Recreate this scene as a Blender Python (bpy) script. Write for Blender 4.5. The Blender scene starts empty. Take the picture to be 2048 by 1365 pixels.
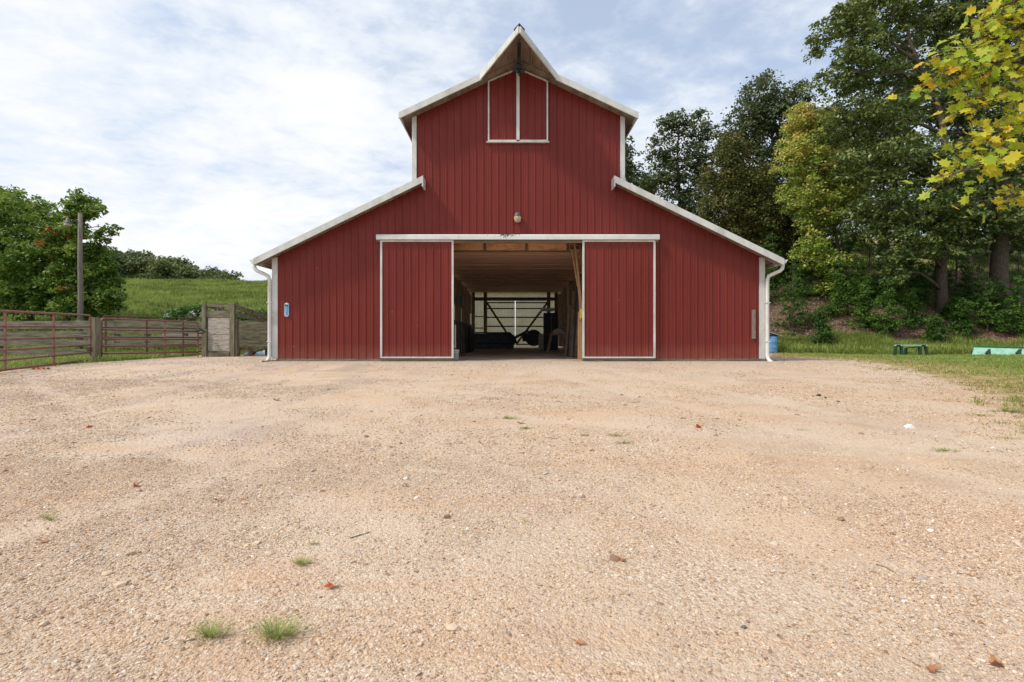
import bpy, math, random
import numpy as np
from mathutils import Vector, Matrix
R = math.radians
scene = bpy.context.scene
# ------------------------------------------------------------------ camera
CAM = Vector((0.0, -15.9, 0.74))
cd = bpy.data.cameras.new("camera"); cam = bpy.data.objects.new("camera", cd)
scene.collection.objects.link(cam); scene.camera = cam
cam.location = CAM; cam.rotation_euler = (R(90), 0, 0)
cd.sensor_width = 36; cd.lens = 18; cd.shift_y = -10.5/2048
cd.clip_start = 0.05; cd.clip_end = 3000
# ------------------------------------------------------------------ light
SUN_EL, SUN_AZ = 50.0, -113.0      # azimuth clockwise from +Y (north): -100 = from the left, a little to the front
scene.view_settings.view_transform = 'Standard'; scene.view_settings.look = 'None'
scene.view_settings.exposure = 0.36; scene.view_settings.gamma = 1.0
W = bpy.data.worlds.new("World"); scene.world = W; W.use_nodes = True
nt = W.node_tree; nt.nodes.clear()
def N(t, ty, **kw):
    n = t.nodes.new(ty)
    for k, v in kw.items():
        if k in n.inputs.keys() if isinstance(k, str) else False: n.inputs[k].default_value = v
        else: setattr(n, k, v)
    return n
def ramp(t, pts, interp='LINEAR'):
    n = t.nodes.new('ShaderNodeValToRGB'); e = n.color_ramp; e.interpolation = interp
    while len(e.elements) < len(pts): e.elements.new(0.5)
    for el, (p, c) in zip(e.elements, pts):
        el.position = p; el.color = (c, c, c, 1) if isinstance(c, (int, float)) else (*c, 1)
    return n
def math_(t, op, a, b=None, c=None, clamp=False):
    n = t.nodes.new('ShaderNodeMath'); n.operation = op; n.use_clamp = clamp
    for i, v in enumerate((a, b, c)):
        if v is None: continue
        if isinstance(v, (int, float)): n.inputs[i].default_value = v
        else: t.links.new(v, n.inputs[i])
    return n.outputs[0]
def mixc(t, f, a, b, mode='MIX'):
    n = t.nodes.new('ShaderNodeMix'); n.data_type = 'RGBA'; n.blend_type = mode; n.clamp_factor = True
    for i, v in ((0, f), (6, a), (7, b)):
        if isinstance(v, (int, float)): n.inputs[i].default_value = v if i == 0 else (v, v, v, 1)
        elif isinstance(v, tuple): n.inputs[i].default_value = (*v, 1)
        else: t.links.new(v, n.inputs[i])
    return n.outputs[2]
def noise(t, vec, scale, detail=4, rough=.55, dist=0.0):
    n = t.nodes.new('ShaderNodeTexNoise'); n.inputs['Scale'].default_value = scale
    n.inputs['Detail'].default_value = detail; n.inputs['Roughness'].default_value = rough
    n.inputs['Distortion'].default_value = dist
    if vec is not None: t.links.new(vec, n.inputs['Vector'])
    return n.outputs[0]
sky = nt.nodes.new('ShaderNodeTexSky'); sky.sky_type = 'NISHITA'; sky.sun_disc = False
sky.sun_elevation = R(SUN_EL); sky.sun_rotation = R(SUN_AZ); sky.air_density = 1.2; sky.dust_density = 2.5; sky.ozone_density = 1.5
tc = nt.nodes.new('ShaderNodeTexCoord')
sep = nt.nodes.new('ShaderNodeSeparateXYZ'); nt.links.new(tc.outputs['Generated'], sep.inputs[0])
zc = math_(nt, 'ADD', math_(nt, 'MAXIMUM', sep.outputs[2], 0.0), 0.16)
cmb = nt.nodes.new('ShaderNodeCombineXYZ')
nt.links.new(math_(nt, 'DIVIDE', sep.outputs[0], zc), cmb.inputs[0])
nt.links.new(math_(nt, 'MULTIPLY', math_(nt, 'DIVIDE', sep.outputs[1], zc), 1.15), cmb.inputs[1])
rotn = nt.nodes.new('ShaderNodeMapping'); rotn.inputs['Rotation'].default_value = (0, 0, R(-32)); rotn.inputs['Location'].default_value = (3.7, 1.9, 0)
nt.links.new(cmb.outputs[0], rotn.inputs[0])
n1 = noise(nt, rotn.outputs[0], 0.85, 7, .56, .2)
n2 = noise(nt, rotn.outputs[0], 2.8, 9, .64, .15)
n3 = noise(nt, rotn.outputs[0], 9.0, 6, .6, .3)
cov = math_(nt, 'ADD', math_(nt, 'MULTIPLY', n1, .42), math_(nt, 'ADD', math_(nt, 'MULTIPLY', n2, .38), math_(nt, 'MULTIPLY', n3, .20)))
# the cloud sheet thins out towards the right (+X) of the yard, thickens towards the sun (left) and near the horizon
bias = math_(nt, 'SUBTRACT', math_(nt, 'MULTIPLY', sep.outputs[0], -0.085), math_(nt, 'MULTIPLY', sep.outputs[2], 0.04))
cov = math_(nt, 'ADD', cov, math_(nt, 'ADD', bias, 0.025))
cr = ramp(nt, [(.40, 0.40), (.45, .60), (.51, .88), (.57, 1.0)]); nt.links.new(cov, cr.inputs[0])
cb = ramp(nt, [(.44, (7.3, 7.9, 8.7)), (.54, (8.3, 8.7, 9.15)), (.64, (9.6, 9.7, 9.8))]); nt.links.new(cov, cb.inputs[0])
for e, c in zip(cb.color_ramp.elements, ((.76, .83, .93), (.86, .905, .965), (.985, .995, 1.01))): e.color = (*c, 1)
sc = nt.nodes.new('ShaderNodeVectorMath'); sc.operation = 'SCALE'; sc.inputs['Scale'].default_value = 7.7
nt.links.new(cb.outputs[0], sc.inputs[0])
skyc = mixc(nt, 1.0, sky.outputs[0], (1.55, 1.50, 1.50), 'MULTIPLY')
bg = nt.nodes.new('ShaderNodeBackground'); bg.inputs['Strength'].default_value = 0.105
nt.links.new(mixc(nt, cr.outputs[0], skyc, sc.outputs[0]), bg.inputs['Color'])
wo = nt.nodes.new('ShaderNodeOutputWorld'); nt.links.new(bg.outputs[0], wo.inputs[0])
sd = bpy.data.lights.new("sun", 'SUN'); sun = bpy.data.objects.new("sun", sd); scene.collection.objects.link(sun)
sd.energy = 2.5; sd.angle = R(5); sd.color = (1.0, .94, .84)
az = R(SUN_AZ); el = R(SUN_EL)
sdir = Vector((math.sin(az)*math.cos(el), math.cos(az)*math.cos(el), math.sin(el)))
sun.rotation_euler = (-sdir).to_track_quat('-Z', 'Y').to_euler(); sun.location = (-20, -20, 30)

# ------------------------------------------------------------------ helpers
COL = scene.collection
rnd = random.Random(7); rng = np.random.default_rng(11)
def P(px, py, d):
    return Vector(((px-1024)/1024*d, d-15.9, .74+(672-py)/1024*d))
def tag(o, label=None, cat=None, group=None, kind=None):
    if label: o['label'] = label
    if cat: o['category'] = cat
    if group: o['group'] = group
    if kind: o['kind'] = kind
    return o
def empty(name, loc, label, cat, group=None):
    o = bpy.data.objects.new(name, None); COL.objects.link(o); o.location = loc; o.empty_display_size = .2
    return tag(o, label, cat, group)
def rootloc(o):
    v = Vector((0, 0, 0))
    while o is not None: v += Vector(o.location); o = o.parent
    return v
class MB:
    def __init__(s): s.v = []; s.f = []
    def add(s, vs, fs):
        b = len(s.v); s.v += [tuple(x) for x in vs]; s.f += [tuple(i+b for i in f) for f in fs]; return s
    def box(s, x0, x1, y0, y1, z0, z1):
        vs = [(x, y, z) for z in (z0, z1) for y in (y0, y1) for x in (x0, x1)]
        return s.add(vs, [(0, 2, 3, 1), (4, 5, 7, 6), (0, 1, 5, 4), (2, 6, 7, 3), (0, 4, 6, 2), (1, 3, 7, 5)])
    def bar(s, p0, p1, w, h, up=(0, 0, 1)):
        p0 = Vector(p0); p1 = Vector(p1); d = (p1-p0).normalized(); u = Vector(up)
        if abs(d.dot(u)) > .98: u = Vector((0, 1, 0))
        a = d.cross(u).normalized(); b = a.cross(d).normalized()
        vs = [p+a*(i*w/2)+b*(j*h/2) for p in (p0, p1) for (i, j) in ((-1, -1), (1, -1), (1, 1), (-1, 1))]
        return s.add(vs, [(3, 2, 1, 0), (4, 5, 6, 7), (0, 1, 5, 4), (1, 2, 6, 5), (2, 3, 7, 6), (3, 0, 4, 7)])
    def tube(s, pts, rad, n=8, cap=True, flat=None):
        pts = [Vector(p) for p in pts]
        if isinstance(rad, (int, float)): rad = [rad]*len(pts)
        vs = []; prev = None
        for i, p in enumerate(pts):
            d = (pts[min(i+1, len(pts)-1)]-pts[max(i-1, 0)]).normalized()
            if prev is None:
                u = Vector((0, 0, 1)) if abs(d.z) < .9 else Vector((0, 1, 0)); a = d.cross(u).normalized()
            else: a = (prev-d*prev.dot(d)).normalized()
            prev = a; b = d.cross(a)
            for k in range(n):
                t = 2*math.pi*(k+(.5 if flat else 0))/n
                vs.append(p+a*math.cos(t)*rad[i]+b*math.sin(t)*rad[i])
        fs = [(i*n+k, i*n+(k+1) % n, (i+1)*n+(k+1) % n, (i+1)*n+k) for i in range(len(pts)-1) for k in range(n)]
        if cap: fs += [tuple(range(n-1, -1, -1)), tuple((len(pts)-1)*n+k for k in range(n))]
        return s.add(vs, fs)
    def lathe(s, c, prof, n=24):
        vs = [(c[0]+r*math.cos(2*math.pi*k/n), c[1]+r*math.sin(2*math.pi*k/n), c[2]+z) for r, z in prof for k in range(n)]
        fs = [(i*n+k, i*n+(k+1) % n, (i+1)*n+(k+1) % n, (i+1)*n+k) for i in range(len(prof)-1) for k in range(n)]
        fs += [tuple(range(n-1, -1, -1)), tuple((len(prof)-1)*n+k for k in range(n))]
        return s.add(vs, fs)
    def prism(s, poly, vec):
        n = len(poly); poly = [Vector(p) for p in poly]; v = Vector(vec)
        return s.add(poly+[p+v for p in poly], [tuple(range(n-1, -1, -1)), tuple(range(n, 2*n))]+[(i, (i+1) % n, n+(i+1) % n, n+i) for i in range(n)])
    def build(s, name, mat, parent=None, smooth=False, bevel=0):
        me = bpy.data.meshes.new(name); b = rootloc(parent)
        me.from_pydata([(x-b.x, y-b.y, z-b.z) for x, y, z in s.v], [], s.f)
        me.materials.append(mat); me.update()
        o = bpy.data.objects.new(name, me); COL.objects.link(o)
        if parent is not None: o.parent = parent
        if smooth:
            me.polygons.foreach_set('use_smooth', [True]*len(me.polygons))
        if bevel:
            m = o.modifiers.new('bevel', 'BEVEL'); m.width = bevel; m.segments = 2; m.limit_method = 'ANGLE'
        return o
def npmesh(name, V, F, mat, attrs=None, parent=None, smooth=False):
    """V (n,3), F (m,k) all same size"""
    me = bpy.data.meshes.new(name); n = len(V); m, k = F.shape
    me.vertices.add(n); me.vertices.foreach_set('co', np.asarray(V, np.float32).ravel())
    me.loops.add(m*k); me.loops.foreach_set('vertex_index', np.asarray(F, np.int32).ravel())
    me.polygons.add(m); me.polygons.foreach_set('loop_start', np.arange(0, m*k, k, dtype=np.int32))
    me.polygons.foreach_set('loop_total', np.full(m, k, np.int32))
    if smooth: me.polygons.foreach_set('use_smooth', np.ones(m, bool))
    me.update(calc_edges=True)
    for an, (ty, arr) in (attrs or {}).items():
        a = me.attributes.new(an, ty, 'POINT')
        a.data.foreach_set('vector' if ty == 'FLOAT_VECTOR' else ('color' if ty == 'FLOAT_COLOR' else 'value'), np.asarray(arr, np.float32).ravel())
    if mat: me.materials.append(mat)
    o = bpy.data.objects.new(name, me); COL.objects.link(o)
    if parent is not None: o.parent = parent
    return o

# ------------------------------------------------------------------ materials
def newmat(name):
    m = bpy.data.materials.new(name); m.use_nodes = True; t = m.node_tree
    b = t.nodes['Principled BSDF']; return m, t, b
def pm(name, c1, c2=None, scale=6, rough=.6, spec=.35, bump=0, bscale=40, stretch=(1, 1, 1), metal=0, dirt=None, dscale=2.5, damt=.5, detail=5):
    """two tones broken up by noise, plus optional dirt patches and bump"""
    m, t, b = newmat(name)
    tc = t.nodes.new('ShaderNodeTexCoord'); mp = t.nodes.new('ShaderNodeMapping'); mp.inputs['Scale'].default_value = stretch
    t.links.new(tc.outputs['Object'], mp.inputs[0]); v = mp.outputs[0]
    c2 = c2 or tuple(x*.75 for x in c1)
    r = ramp(t, [(.34, c1), (.66, c2)]); t.links.new(noise(t, v, scale, detail), r.inputs[0]); col = r.outputs[0]
    if dirt:
        d = ramp(t, [(.48, 0), (.68, damt)]); t.links.new(noise(t, v, dscale, 8, .65, .4), d.inputs[0])
        col = mixc(t, d.outputs[0], col, dirt)
    t.links.new(col, b.inputs['Base Color'])
    b.inputs['Roughness'].default_value = rough; b.inputs['Specular IOR Level'].default_value = spec; b.inputs['Metallic'].default_value = metal
    if bump:
        bn = t.nodes.new('ShaderNodeBump'); bn.inputs['Strength'].default_value = bump; bn.inputs['Distance'].default_value = .01
        t.links.new(noise(t, v, bscale, 6), bn.inputs['Height']); t.links.new(bn.outputs[0], b.inputs['Normal'])
    return m
M = {}
def red_steel():
    m, t, b = newmat("red_painted_steel")
    tc = t.nodes.new('ShaderNodeTexCoord'); v = tc.outputs['Object']
    mp = t.nodes.new('ShaderNodeMapping'); mp.inputs['Scale'].default_value = (1, 1, .18); t.links.new(v, mp.inputs[0])
    sx = t.nodes.new('ShaderNodeSeparateXYZ'); t.links.new(v, sx.inputs[0])
    # sheets one metre wide, each faded a little differently
    fl = math_(t, 'FLOOR', math_(t, 'DIVIDE', sx.outputs[0], .9144))
    wn = t.nodes.new('ShaderNodeTexWhiteNoise'); wn.noise_dimensions = '1D'; t.links.new(fl, wn.inputs['W'])
    r = ramp(t, [(.3, (.152, .020, .0148)), (.7, (.198, .0275, .0205))]); t.links.new(noise(t, mp.outputs[0], 1.3, 6), r.inputs[0])
    c = mixc(t, math_(t, 'MULTIPLY', wn.outputs[0], .22), r.outputs[0], (.18, .036, .03))
    # chalky bloom and dust near the ground
    st = ramp(t, [(.5, 0), (.75, .22)]); t.links.new(noise(t, mp.outputs[0], 5.5, 8, .7), st.inputs[0])
    c = mixc(t, st.outputs[0], c, (.26, .065, .05))
    mz = math_(t, 'SUBTRACT', 1.0, math_(t, 'MULTIPLY', sx.outputs[2], 1.9), clamp=True)
    dz = math_(t, 'MULTIPLY', mz, math_(t, 'MULTIPLY', noise(t, v, 3.0, 6), 1.1))
    c = mixc(t, dz, c, (.28, .10, .065))
    # tiny bare chips
    vr = t.nodes.new('ShaderNodeTexVoronoi'); vr.inputs['Scale'].default_value = 1.7; t.links.new(v, vr.inputs['Vector'])
    ch = math_(t, 'LESS_THAN', vr.outputs['Distance'], .022); c = mixc(t, math_(t, 'MULTIPLY', ch, .8), c, (.5, .42, .38))
    t.links.new(c, b.inputs['Base Color'])
    rr = ramp(t, [(.3, .38), (.7, .55)]); t.links.new(noise(t, v, 2.2, 5), rr.inputs[0]); t.links.new(rr.outputs[0], b.inputs['Roughness'])
    b.inputs['Specular IOR Level'].default_value = .25
    bn = t.nodes.new('ShaderNodeBump'); bn.inputs['Strength'].default_value = .25; bn.inputs['Distance'].default_value = .02
    t.links.new(noise(t, mp.outputs[0], 2.4, 3), bn.inputs['Height']); t.links.new(bn.outputs[0], b.inputs['Normal'])
    return m
M['red'] = red_steel()
M['white'] = pm("white_painted_trim", (.66, .665, .645), (.54, .545, .525), 3, .5, .4, .15, 30, (1, 1, .6), dirt=(.30, .27, .21), dscale=2.2, damt=.45)
M['white_clean'] = pm("white_enamelled_steel", (.72, .72, .70), (.63, .63, .61), 2.5, .4, .45, .05, 20, dirt=(.42, .39, .33), dscale=1.8, damt=.35)
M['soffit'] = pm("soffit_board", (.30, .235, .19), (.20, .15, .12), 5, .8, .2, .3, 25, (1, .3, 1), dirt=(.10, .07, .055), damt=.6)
M['roof'] = pm("galvanised_roof", (.34, .33, .32), (.24, .23, .22), 3, .45, .5, .1, 20, dirt=(.22, .13, .08), damt=.4)
M['dark_iron'] = pm("black_iron", (.012, .012, .014), (.03, .022, .018), 12, .6, .4, .2, 60)
M['skirt'] = pm("grey_skirt_board", (.25, .21, .16), (.15, .125, .09), 8, .85, .2, .5, 40, (.3, 1, 3), dirt=(.06, .05, .035))
M['osb'] = pm("strand_board", (.92, .50, .30), (.68, .31, .17), 38, .8, .2, .3, 60, (1, 1, 1.6), dirt=(.18, .08, .05), damt=.55)
M['ceil'] = pm("loft_board_underside", (.90, .55, .43), (.74, .43, .33), 3, .8, .2, .3, 20, (.25, 3, 1), dirt=(.38, .22, .17), damt=.55)
M['beam'] = pm("brown_timber", (.20, .145, .085), (.11, .08, .045), 4, .8, .2, .4, 30, (.3, 1, 3))
M['pine'] = pm("pale_pine", (.60, .36, .19), (.42, .24, .12), 7, .7, .25, .3, 40, (3, 3, .4), dirt=(.25, .15, .09), damt=.4)
M['oldwood'] = pm("brown_weathered_boards", (.30, .18, .12), (.15, .09, .06), 5, .85, .2, .5, 30, (4, 4, .5), dirt=(.26, .20, .15), damt=.6)
M['stallwood'] = pm('dusty_stall_boards', (.52, .37, .27), (.28, .19, .14), 4, .85, .2, .4, 30, (4, 4, .5), dirt=(.12, .08, .06), dscale=6, damt=.7)
M['graywood'] = pm("grey_green_weathered_timber", (.27, .24, .175), (.15, .13, .09), 5, .88, .2, .7, 30, (.5, 4, 4), dirt=(.045, .055, .025), dscale=3, damt=.75)
M['graywood_v'] = pm("grey_green_weathered_post", (.27, .24, .17), (.15, .13, .09), 5, .88, .2, .7, 30, (4, 4, .5), dirt=(.05, .065, .025), dscale=3, damt=.75)
M['palewood'] = pm("peeling_whitewashed_boards", (.58, .54, .47), (.38, .34, .28), 7, .85, .2, .6, 40, (.6, 3, 5), dirt=(.05, .04, .028), dscale=9, damt=.95)
M['pole'] = pm("silvered_pole_wood", (.27, .235, .20), (.16, .135, .11), 9, .9, .2, .6, 30, (5, 5, .35))
M['rustred'] = pm("weathered_red_gate_paint", (.25, .105, .088), (.17, .065, .055), 8, .5, .4, .1, 60, dirt=(.24, .13, .10), dscale=5, damt=.6)
M['rustbrown'] = pm("rusty_pipe", (.13, .075, .05), (.07, .035, .028), 14, .8, .3, .3, 80)
M['concrete'] = pm("dirt_and_concrete_floor", (.55, .45, .35), (.40, .32, .25), 1.2, .9, .15, .3, 20, dirt=(.10, .08, .06), dscale=.8, damt=.7)
M['blue'] = pm("faded_blue_plastic", (.10, .27, .50), (.16, .34, .56), 2, .45, .4, .05, 20, dirt=(.30, .42, .52), damt=.5)
M['paleblue'] = pm("pale_blue_sheet", (.17, .26, .33), (.10, .17, .23), 4, .5, .4)
M['mint'] = pm("sun_bleached_green_paint", (.36, .60, .46), (.27, .52, .38), 3, .45, .4, .1, 20, dirt=(.17, .34, .22), dscale=5, damt=.7)
M['green'] = pm("green_machine_paint", (.02, .16, .05), (.03, .22, .08), 4, .45, .4, dirt=(.10, .13, .08), damt=.6)
M['darkgreen'] = pm("dark_green_machine_paint", (.012, .05, .022), (.02, .08, .035), 6, .5, .4, dirt=(.06, .06, .045), damt=.6)
M['black'] = pm("dark_machine_steel", (.020, .024, .034), (.035, .038, .048), 5, .6, .3, dirt=(.05, .045, .04), damt=.4)
M['bucket'] = pm("white_plastic", (.6, .6, .57), (.5, .49, .45), 5, .5, .4, dirt=(.25, .22, .17), damt=.6)
M['teal'] = pm("teal_rubber", (.03, .28, .27), (.02, .19, .20), 8, .5, .4)
M['lampgrey'] = pm("weathered_grey_lamp_housing", (.20, .17, .16), (.11, .095, .09), 12, .6, .4, .2, 50)
M['glaze'] = pm("yellowed_lamp_glass", (.50, .44, .29), (.38, .32, .20), 10, .35, .5, dirt=(.30, .12, .06), dscale=9, damt=.7)
M['yellow'] = pm("yellow_label", (.75, .55, .06), (.65, .45, .05), 8, .5)
def striped_ceiling():
    m = M['ceil']; t = m.node_tree; b = t.nodes['Principled BSDF']; src = b.inputs['Base Color'].links[0].from_socket
    tcn = t.nodes.new('ShaderNodeTexCoord'); sp = t.nodes.new('ShaderNodeSeparateXYZ'); t.links.new(tcn.outputs['Object'], sp.inputs[0])
    wn = t.nodes.new('ShaderNodeTexWhiteNoise'); wn.noise_dimensions = '1D'; q = math_(t, 'DIVIDE', sp.outputs[1], .21); t.links.new(math_(t, 'FLOOR', q), wn.inputs['W'])
    edge = math_(t, 'GREATER_THAN', math_(t, 'FRACT', q), .72)
    c = mixc(t, math_(t, 'MULTIPLY', wn.outputs[0], .45), src, (.42, .23, .17)); c = mixc(t, math_(t, 'MULTIPLY', edge, .75), c, (.16, .085, .065)); t.links.new(c, b.inputs['Base Color'])
striped_ceiling()
def rear_sheet():
    m, t, b = newmat("translucent_rear_sheet")
    tcn = t.nodes.new('ShaderNodeTexCoord')
    r = ramp(t, [(.3, (.74, .66, .53)), (.7, (.62, .54, .43))]); t.links.new(noise(t, tcn.outputs['Object'], 1.5, 5), r.inputs[0])
    t.links.new(r.outputs[0], b.inputs['Base Color']); b.inputs['Roughness'].default_value = .6
    tr = t.nodes.new('ShaderNodeBsdfTranslucent'); t.links.new(r.outputs[0], tr.inputs['Color'])
    mx = t.nodes.new('ShaderNodeMixShader'); mx.inputs[0].default_value = .72  # translucency raised so daylight through the sheets brightens wall and aisle
    t.links.new(b.outputs[0], mx.inputs[1]); t.links.new(tr.outputs[0], mx.inputs[2])
    t.links.new(mx.outputs[0], t.nodes['Material Output'].inputs[0]); return m
M['rear'] = rear_sheet()
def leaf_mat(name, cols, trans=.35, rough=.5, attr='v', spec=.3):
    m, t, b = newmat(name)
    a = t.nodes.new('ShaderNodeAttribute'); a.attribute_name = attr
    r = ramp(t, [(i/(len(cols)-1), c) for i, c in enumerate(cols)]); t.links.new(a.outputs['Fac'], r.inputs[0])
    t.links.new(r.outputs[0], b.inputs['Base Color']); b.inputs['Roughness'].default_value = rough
    b.inputs['Specular IOR Level'].default_value = spec
    tr = t.nodes.new('ShaderNodeBsdfTranslucent'); t.links.new(mixc(t, .5, r.outputs[0], (.30, .42, .04), 'ADD') if False else r.outputs[0], tr.inputs['Color'])
    mx = t.nodes.new('ShaderNodeMixShader'); mx.inputs[0].default_value = trans
    t.links.new(b.outputs[0], mx.inputs[1]); t.links.new(tr.outputs[0], mx.inputs[2])
    t.links.new(mx.outputs[0], t.nodes['Material Output'].inputs[0]); return m
M['oak'] = leaf_mat("oak_leaves", [(.050, .080, .018), (.095, .138, .030), (.17, .215, .052), (.26, .30, .095)], .22, .42, spec=.5)
M['oak_blue'] = leaf_mat("dull_oak_leaves", [(.055, .085, .035), (.10, .135, .055), (.16, .19, .08)], .25, .5)
M['cedar'] = leaf_mat("cedar_sprays", [(.045, .070, .018), (.085, .11, .025), (.14, .14, .03), (.18, .12, .045)], .2, .6)
M['maple'] = leaf_mat("yellowing_maple_leaves", [(.13, .21, .03), (.24, .34, .05), (.42, .48, .10), (.60, .56, .16), (.62, .42, .12)], .35)
M['leftleaf'] = leaf_mat("green_sweetgum_leaves", [(.06, .12, .018), (.11, .19, .028), (.19, .29, .045), (.30, .38, .07)], .38)
M['autumn'] = leaf_mat("orange_turning_leaves", [(.30, .10, .02), (.42, .16, .025), (.30, .05, .02)], .3)
M['syc'] = leaf_mat("sycamore_leaves", [(.20, .36, .03), (.38, .47, .035), (.62, .55, .04), (.70, .44, .035)], .42, .45)
M['shrub'] = leaf_mat("shrub_leaves", [(.06, .14, .03), (.11, .21, .05), (.17, .28, .08)], .3)
M['blossom'] = leaf_mat("white_blossom", [(.6, .62, .58), (.75, .76, .72)], .3)
M['sapling'] = leaf_mat("young_cedar_sprays", [(.035, .085, .015), (.07, .15, .02), (.12, .22, .035)], .3)
M['far'] = leaf_mat("far_wood_leaves", [(.07, .105, .045), (.11, .15, .055), (.16, .20, .07), (.22, .21, .08)], .2, .7)
M['grassb'] = leaf_mat("grass_blades", [(.17, .25, .055), (.27, .35, .08), (.39, .43, .125), (.54, .48, .24)], .3, .6, spec=.2)
M['underb'] = leaf_mat('shade_toned_undergrowth_blades', [(.05, .09, .02), (.08, .14, .03), (.13, .19, .045), (.2, .2, .08)], .25, .6, spec=.2)  # darker copy of the grass, with the bank's shade put into the colour
M['dryb'] = leaf_mat("dry_grass_blades", [(.18, .22, .05), (.36, .31, .12), (.52, .41, .2), (.62, .48, .26)], .25, .7, spec=.2)
M['bark'] = pm("grey_oak_bark", (.155, .12, .095), (.065, .05, .04), 9, .95, .1, 1.0, 14, (3, 3, .5), detail=8)
M['litterleaf'] = pm("dry_brown_leaf", (.42, .20, .09), (.28, .11, .05), 20, .7, .3)
M['redleaf'] = pm("orange_red_leaf", (.55, .12, .03), (.42, .10, .04), 20, .6, .3)
# ------------------------------------------------------------------ terrain
def sstep(a, b, x): t = np.clip((x-a)/(b-a), 0, 1); return t*t*(3-2*t)
def vnoise(x, y, s, seed=0):
    """smooth value noise, numpy"""
    x = np.asarray(x, float)/s; y = np.asarray(y, float)/s
    xi = np.floor(x).astype(np.int64); yi = np.floor(y).astype(np.int64); fx = x-xi; fy = y-yi
    fx = fx*fx*(3-2*fx); fy = fy*fy*(3-2*fy)
    def h(a, b):
        n = (a*374761393+b*668265263+seed*982451653) & 0x7fffffff
        n = ((n ^ (n >> 13))*1274126177) & 0x7fffffff
        return (n ^ (n >> 16)) % 65536/65535.0
    return (h(xi, yi)*(1-fx)+h(xi+1, yi)*fx)*(1-fy)+(h(xi, yi+1)*(1-fx)+h(xi+1, yi+1)*fx)*fy-.5
TRK = [[(3.5, -15), (0, -12.2), (-4, -9.2), (-8, -6.0), (-11, -3.2), (-13.2, -.6)], [(-5.5, -15), (-3.2, -11), (-1.4, -7), (-.5, -3), (-.1, .2)], [(6.0, -15), (4.2, -10), (2.2, -5), (.7, -1), (.5, .2)],
       [(9, -12), (4, -9.6), (-2, -7.4), (-7, -4.2), (-9.5, -1.5)], [(-9.5, -13), (-7, -9.5), (-5.8, -5), (-5.5, -2)], [(11, -5), (8, -3.4), (3, -4.6), (-3, -7.5), (-8, -10.5)]]
def track(x, y):
    x = np.asarray(x, float); y = np.asarray(y, float); out = np.zeros(np.broadcast(x, y).shape)
    for ti, T in enumerate(TRK):
        t = np.linspace(0, 1, 60); a = np.array(T); u = np.linspace(0, 1, len(a)); cx = np.interp(t, u, a[:, 0]); cy = np.interp(t, u, a[:, 1])
        for _ in range(10): cx[1:-1] = (cx[:-2]+2*cx[1:-1]+cx[2:])/4; cy[1:-1] = (cy[:-2]+2*cy[1:-1]+cy[2:])/4
        dx, dy = np.gradient(cx), np.gradient(cy); L = np.hypot(dx, dy)
        for s in (-.78, .78):
            px_, py_ = cx-dy/L*s, cy+dx/L*s; best = np.full(out.shape, 9.0)
            for i in range(59):
                ex, ey = px_[i+1]-px_[i], py_[i+1]-py_[i]; q = np.clip(((x-px_[i])*ex+(y-py_[i])*ey)/(ex*ex+ey*ey), 0, 1)
                best = np.minimum(best, (x-px_[i]-q*ex)**2+(y-py_[i]-q*ey)**2)
            out = np.maximum(out, np.exp(-best/.21**2)*(.55+.45*((ti*37) % 5)/4))
    return out*np.clip(.75+1.3*vnoise(x, y, 1.6, 61), 0, 1)
_tx = np.arange(-15, 12.01, .08); _ty = np.arange(-16.5, 1.01, .08); _tX, _tY = np.meshgrid(_tx, _ty); _TG = track(_tX, _tY)
def TG(x, y):
    fx_ = np.clip((np.asarray(x, float)+15)/.08, 0, len(_tx)-1.001); fy_ = np.clip((np.asarray(y, float)+16.5)/.08, 0, len(_ty)-1.001); i = fx_.astype(int); j = fy_.astype(int); a = fx_-i; b = fy_-j
    return ((_TG[j, i]*(1-a)+_TG[j, i+1]*a)*(1-b)+(_TG[j+1, i]*(1-a)+_TG[j+1, i+1]*a)*b)*(np.asarray(y) < .9)*(np.asarray(x) > -14.9)*(np.asarray(x) < 11.9)
def toe(x): return np.interp(x, [6, 9, 12, 15, 18, 30], [13.5, 12.6, 11.9, 10.0, 8.1, 6.6])
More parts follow.
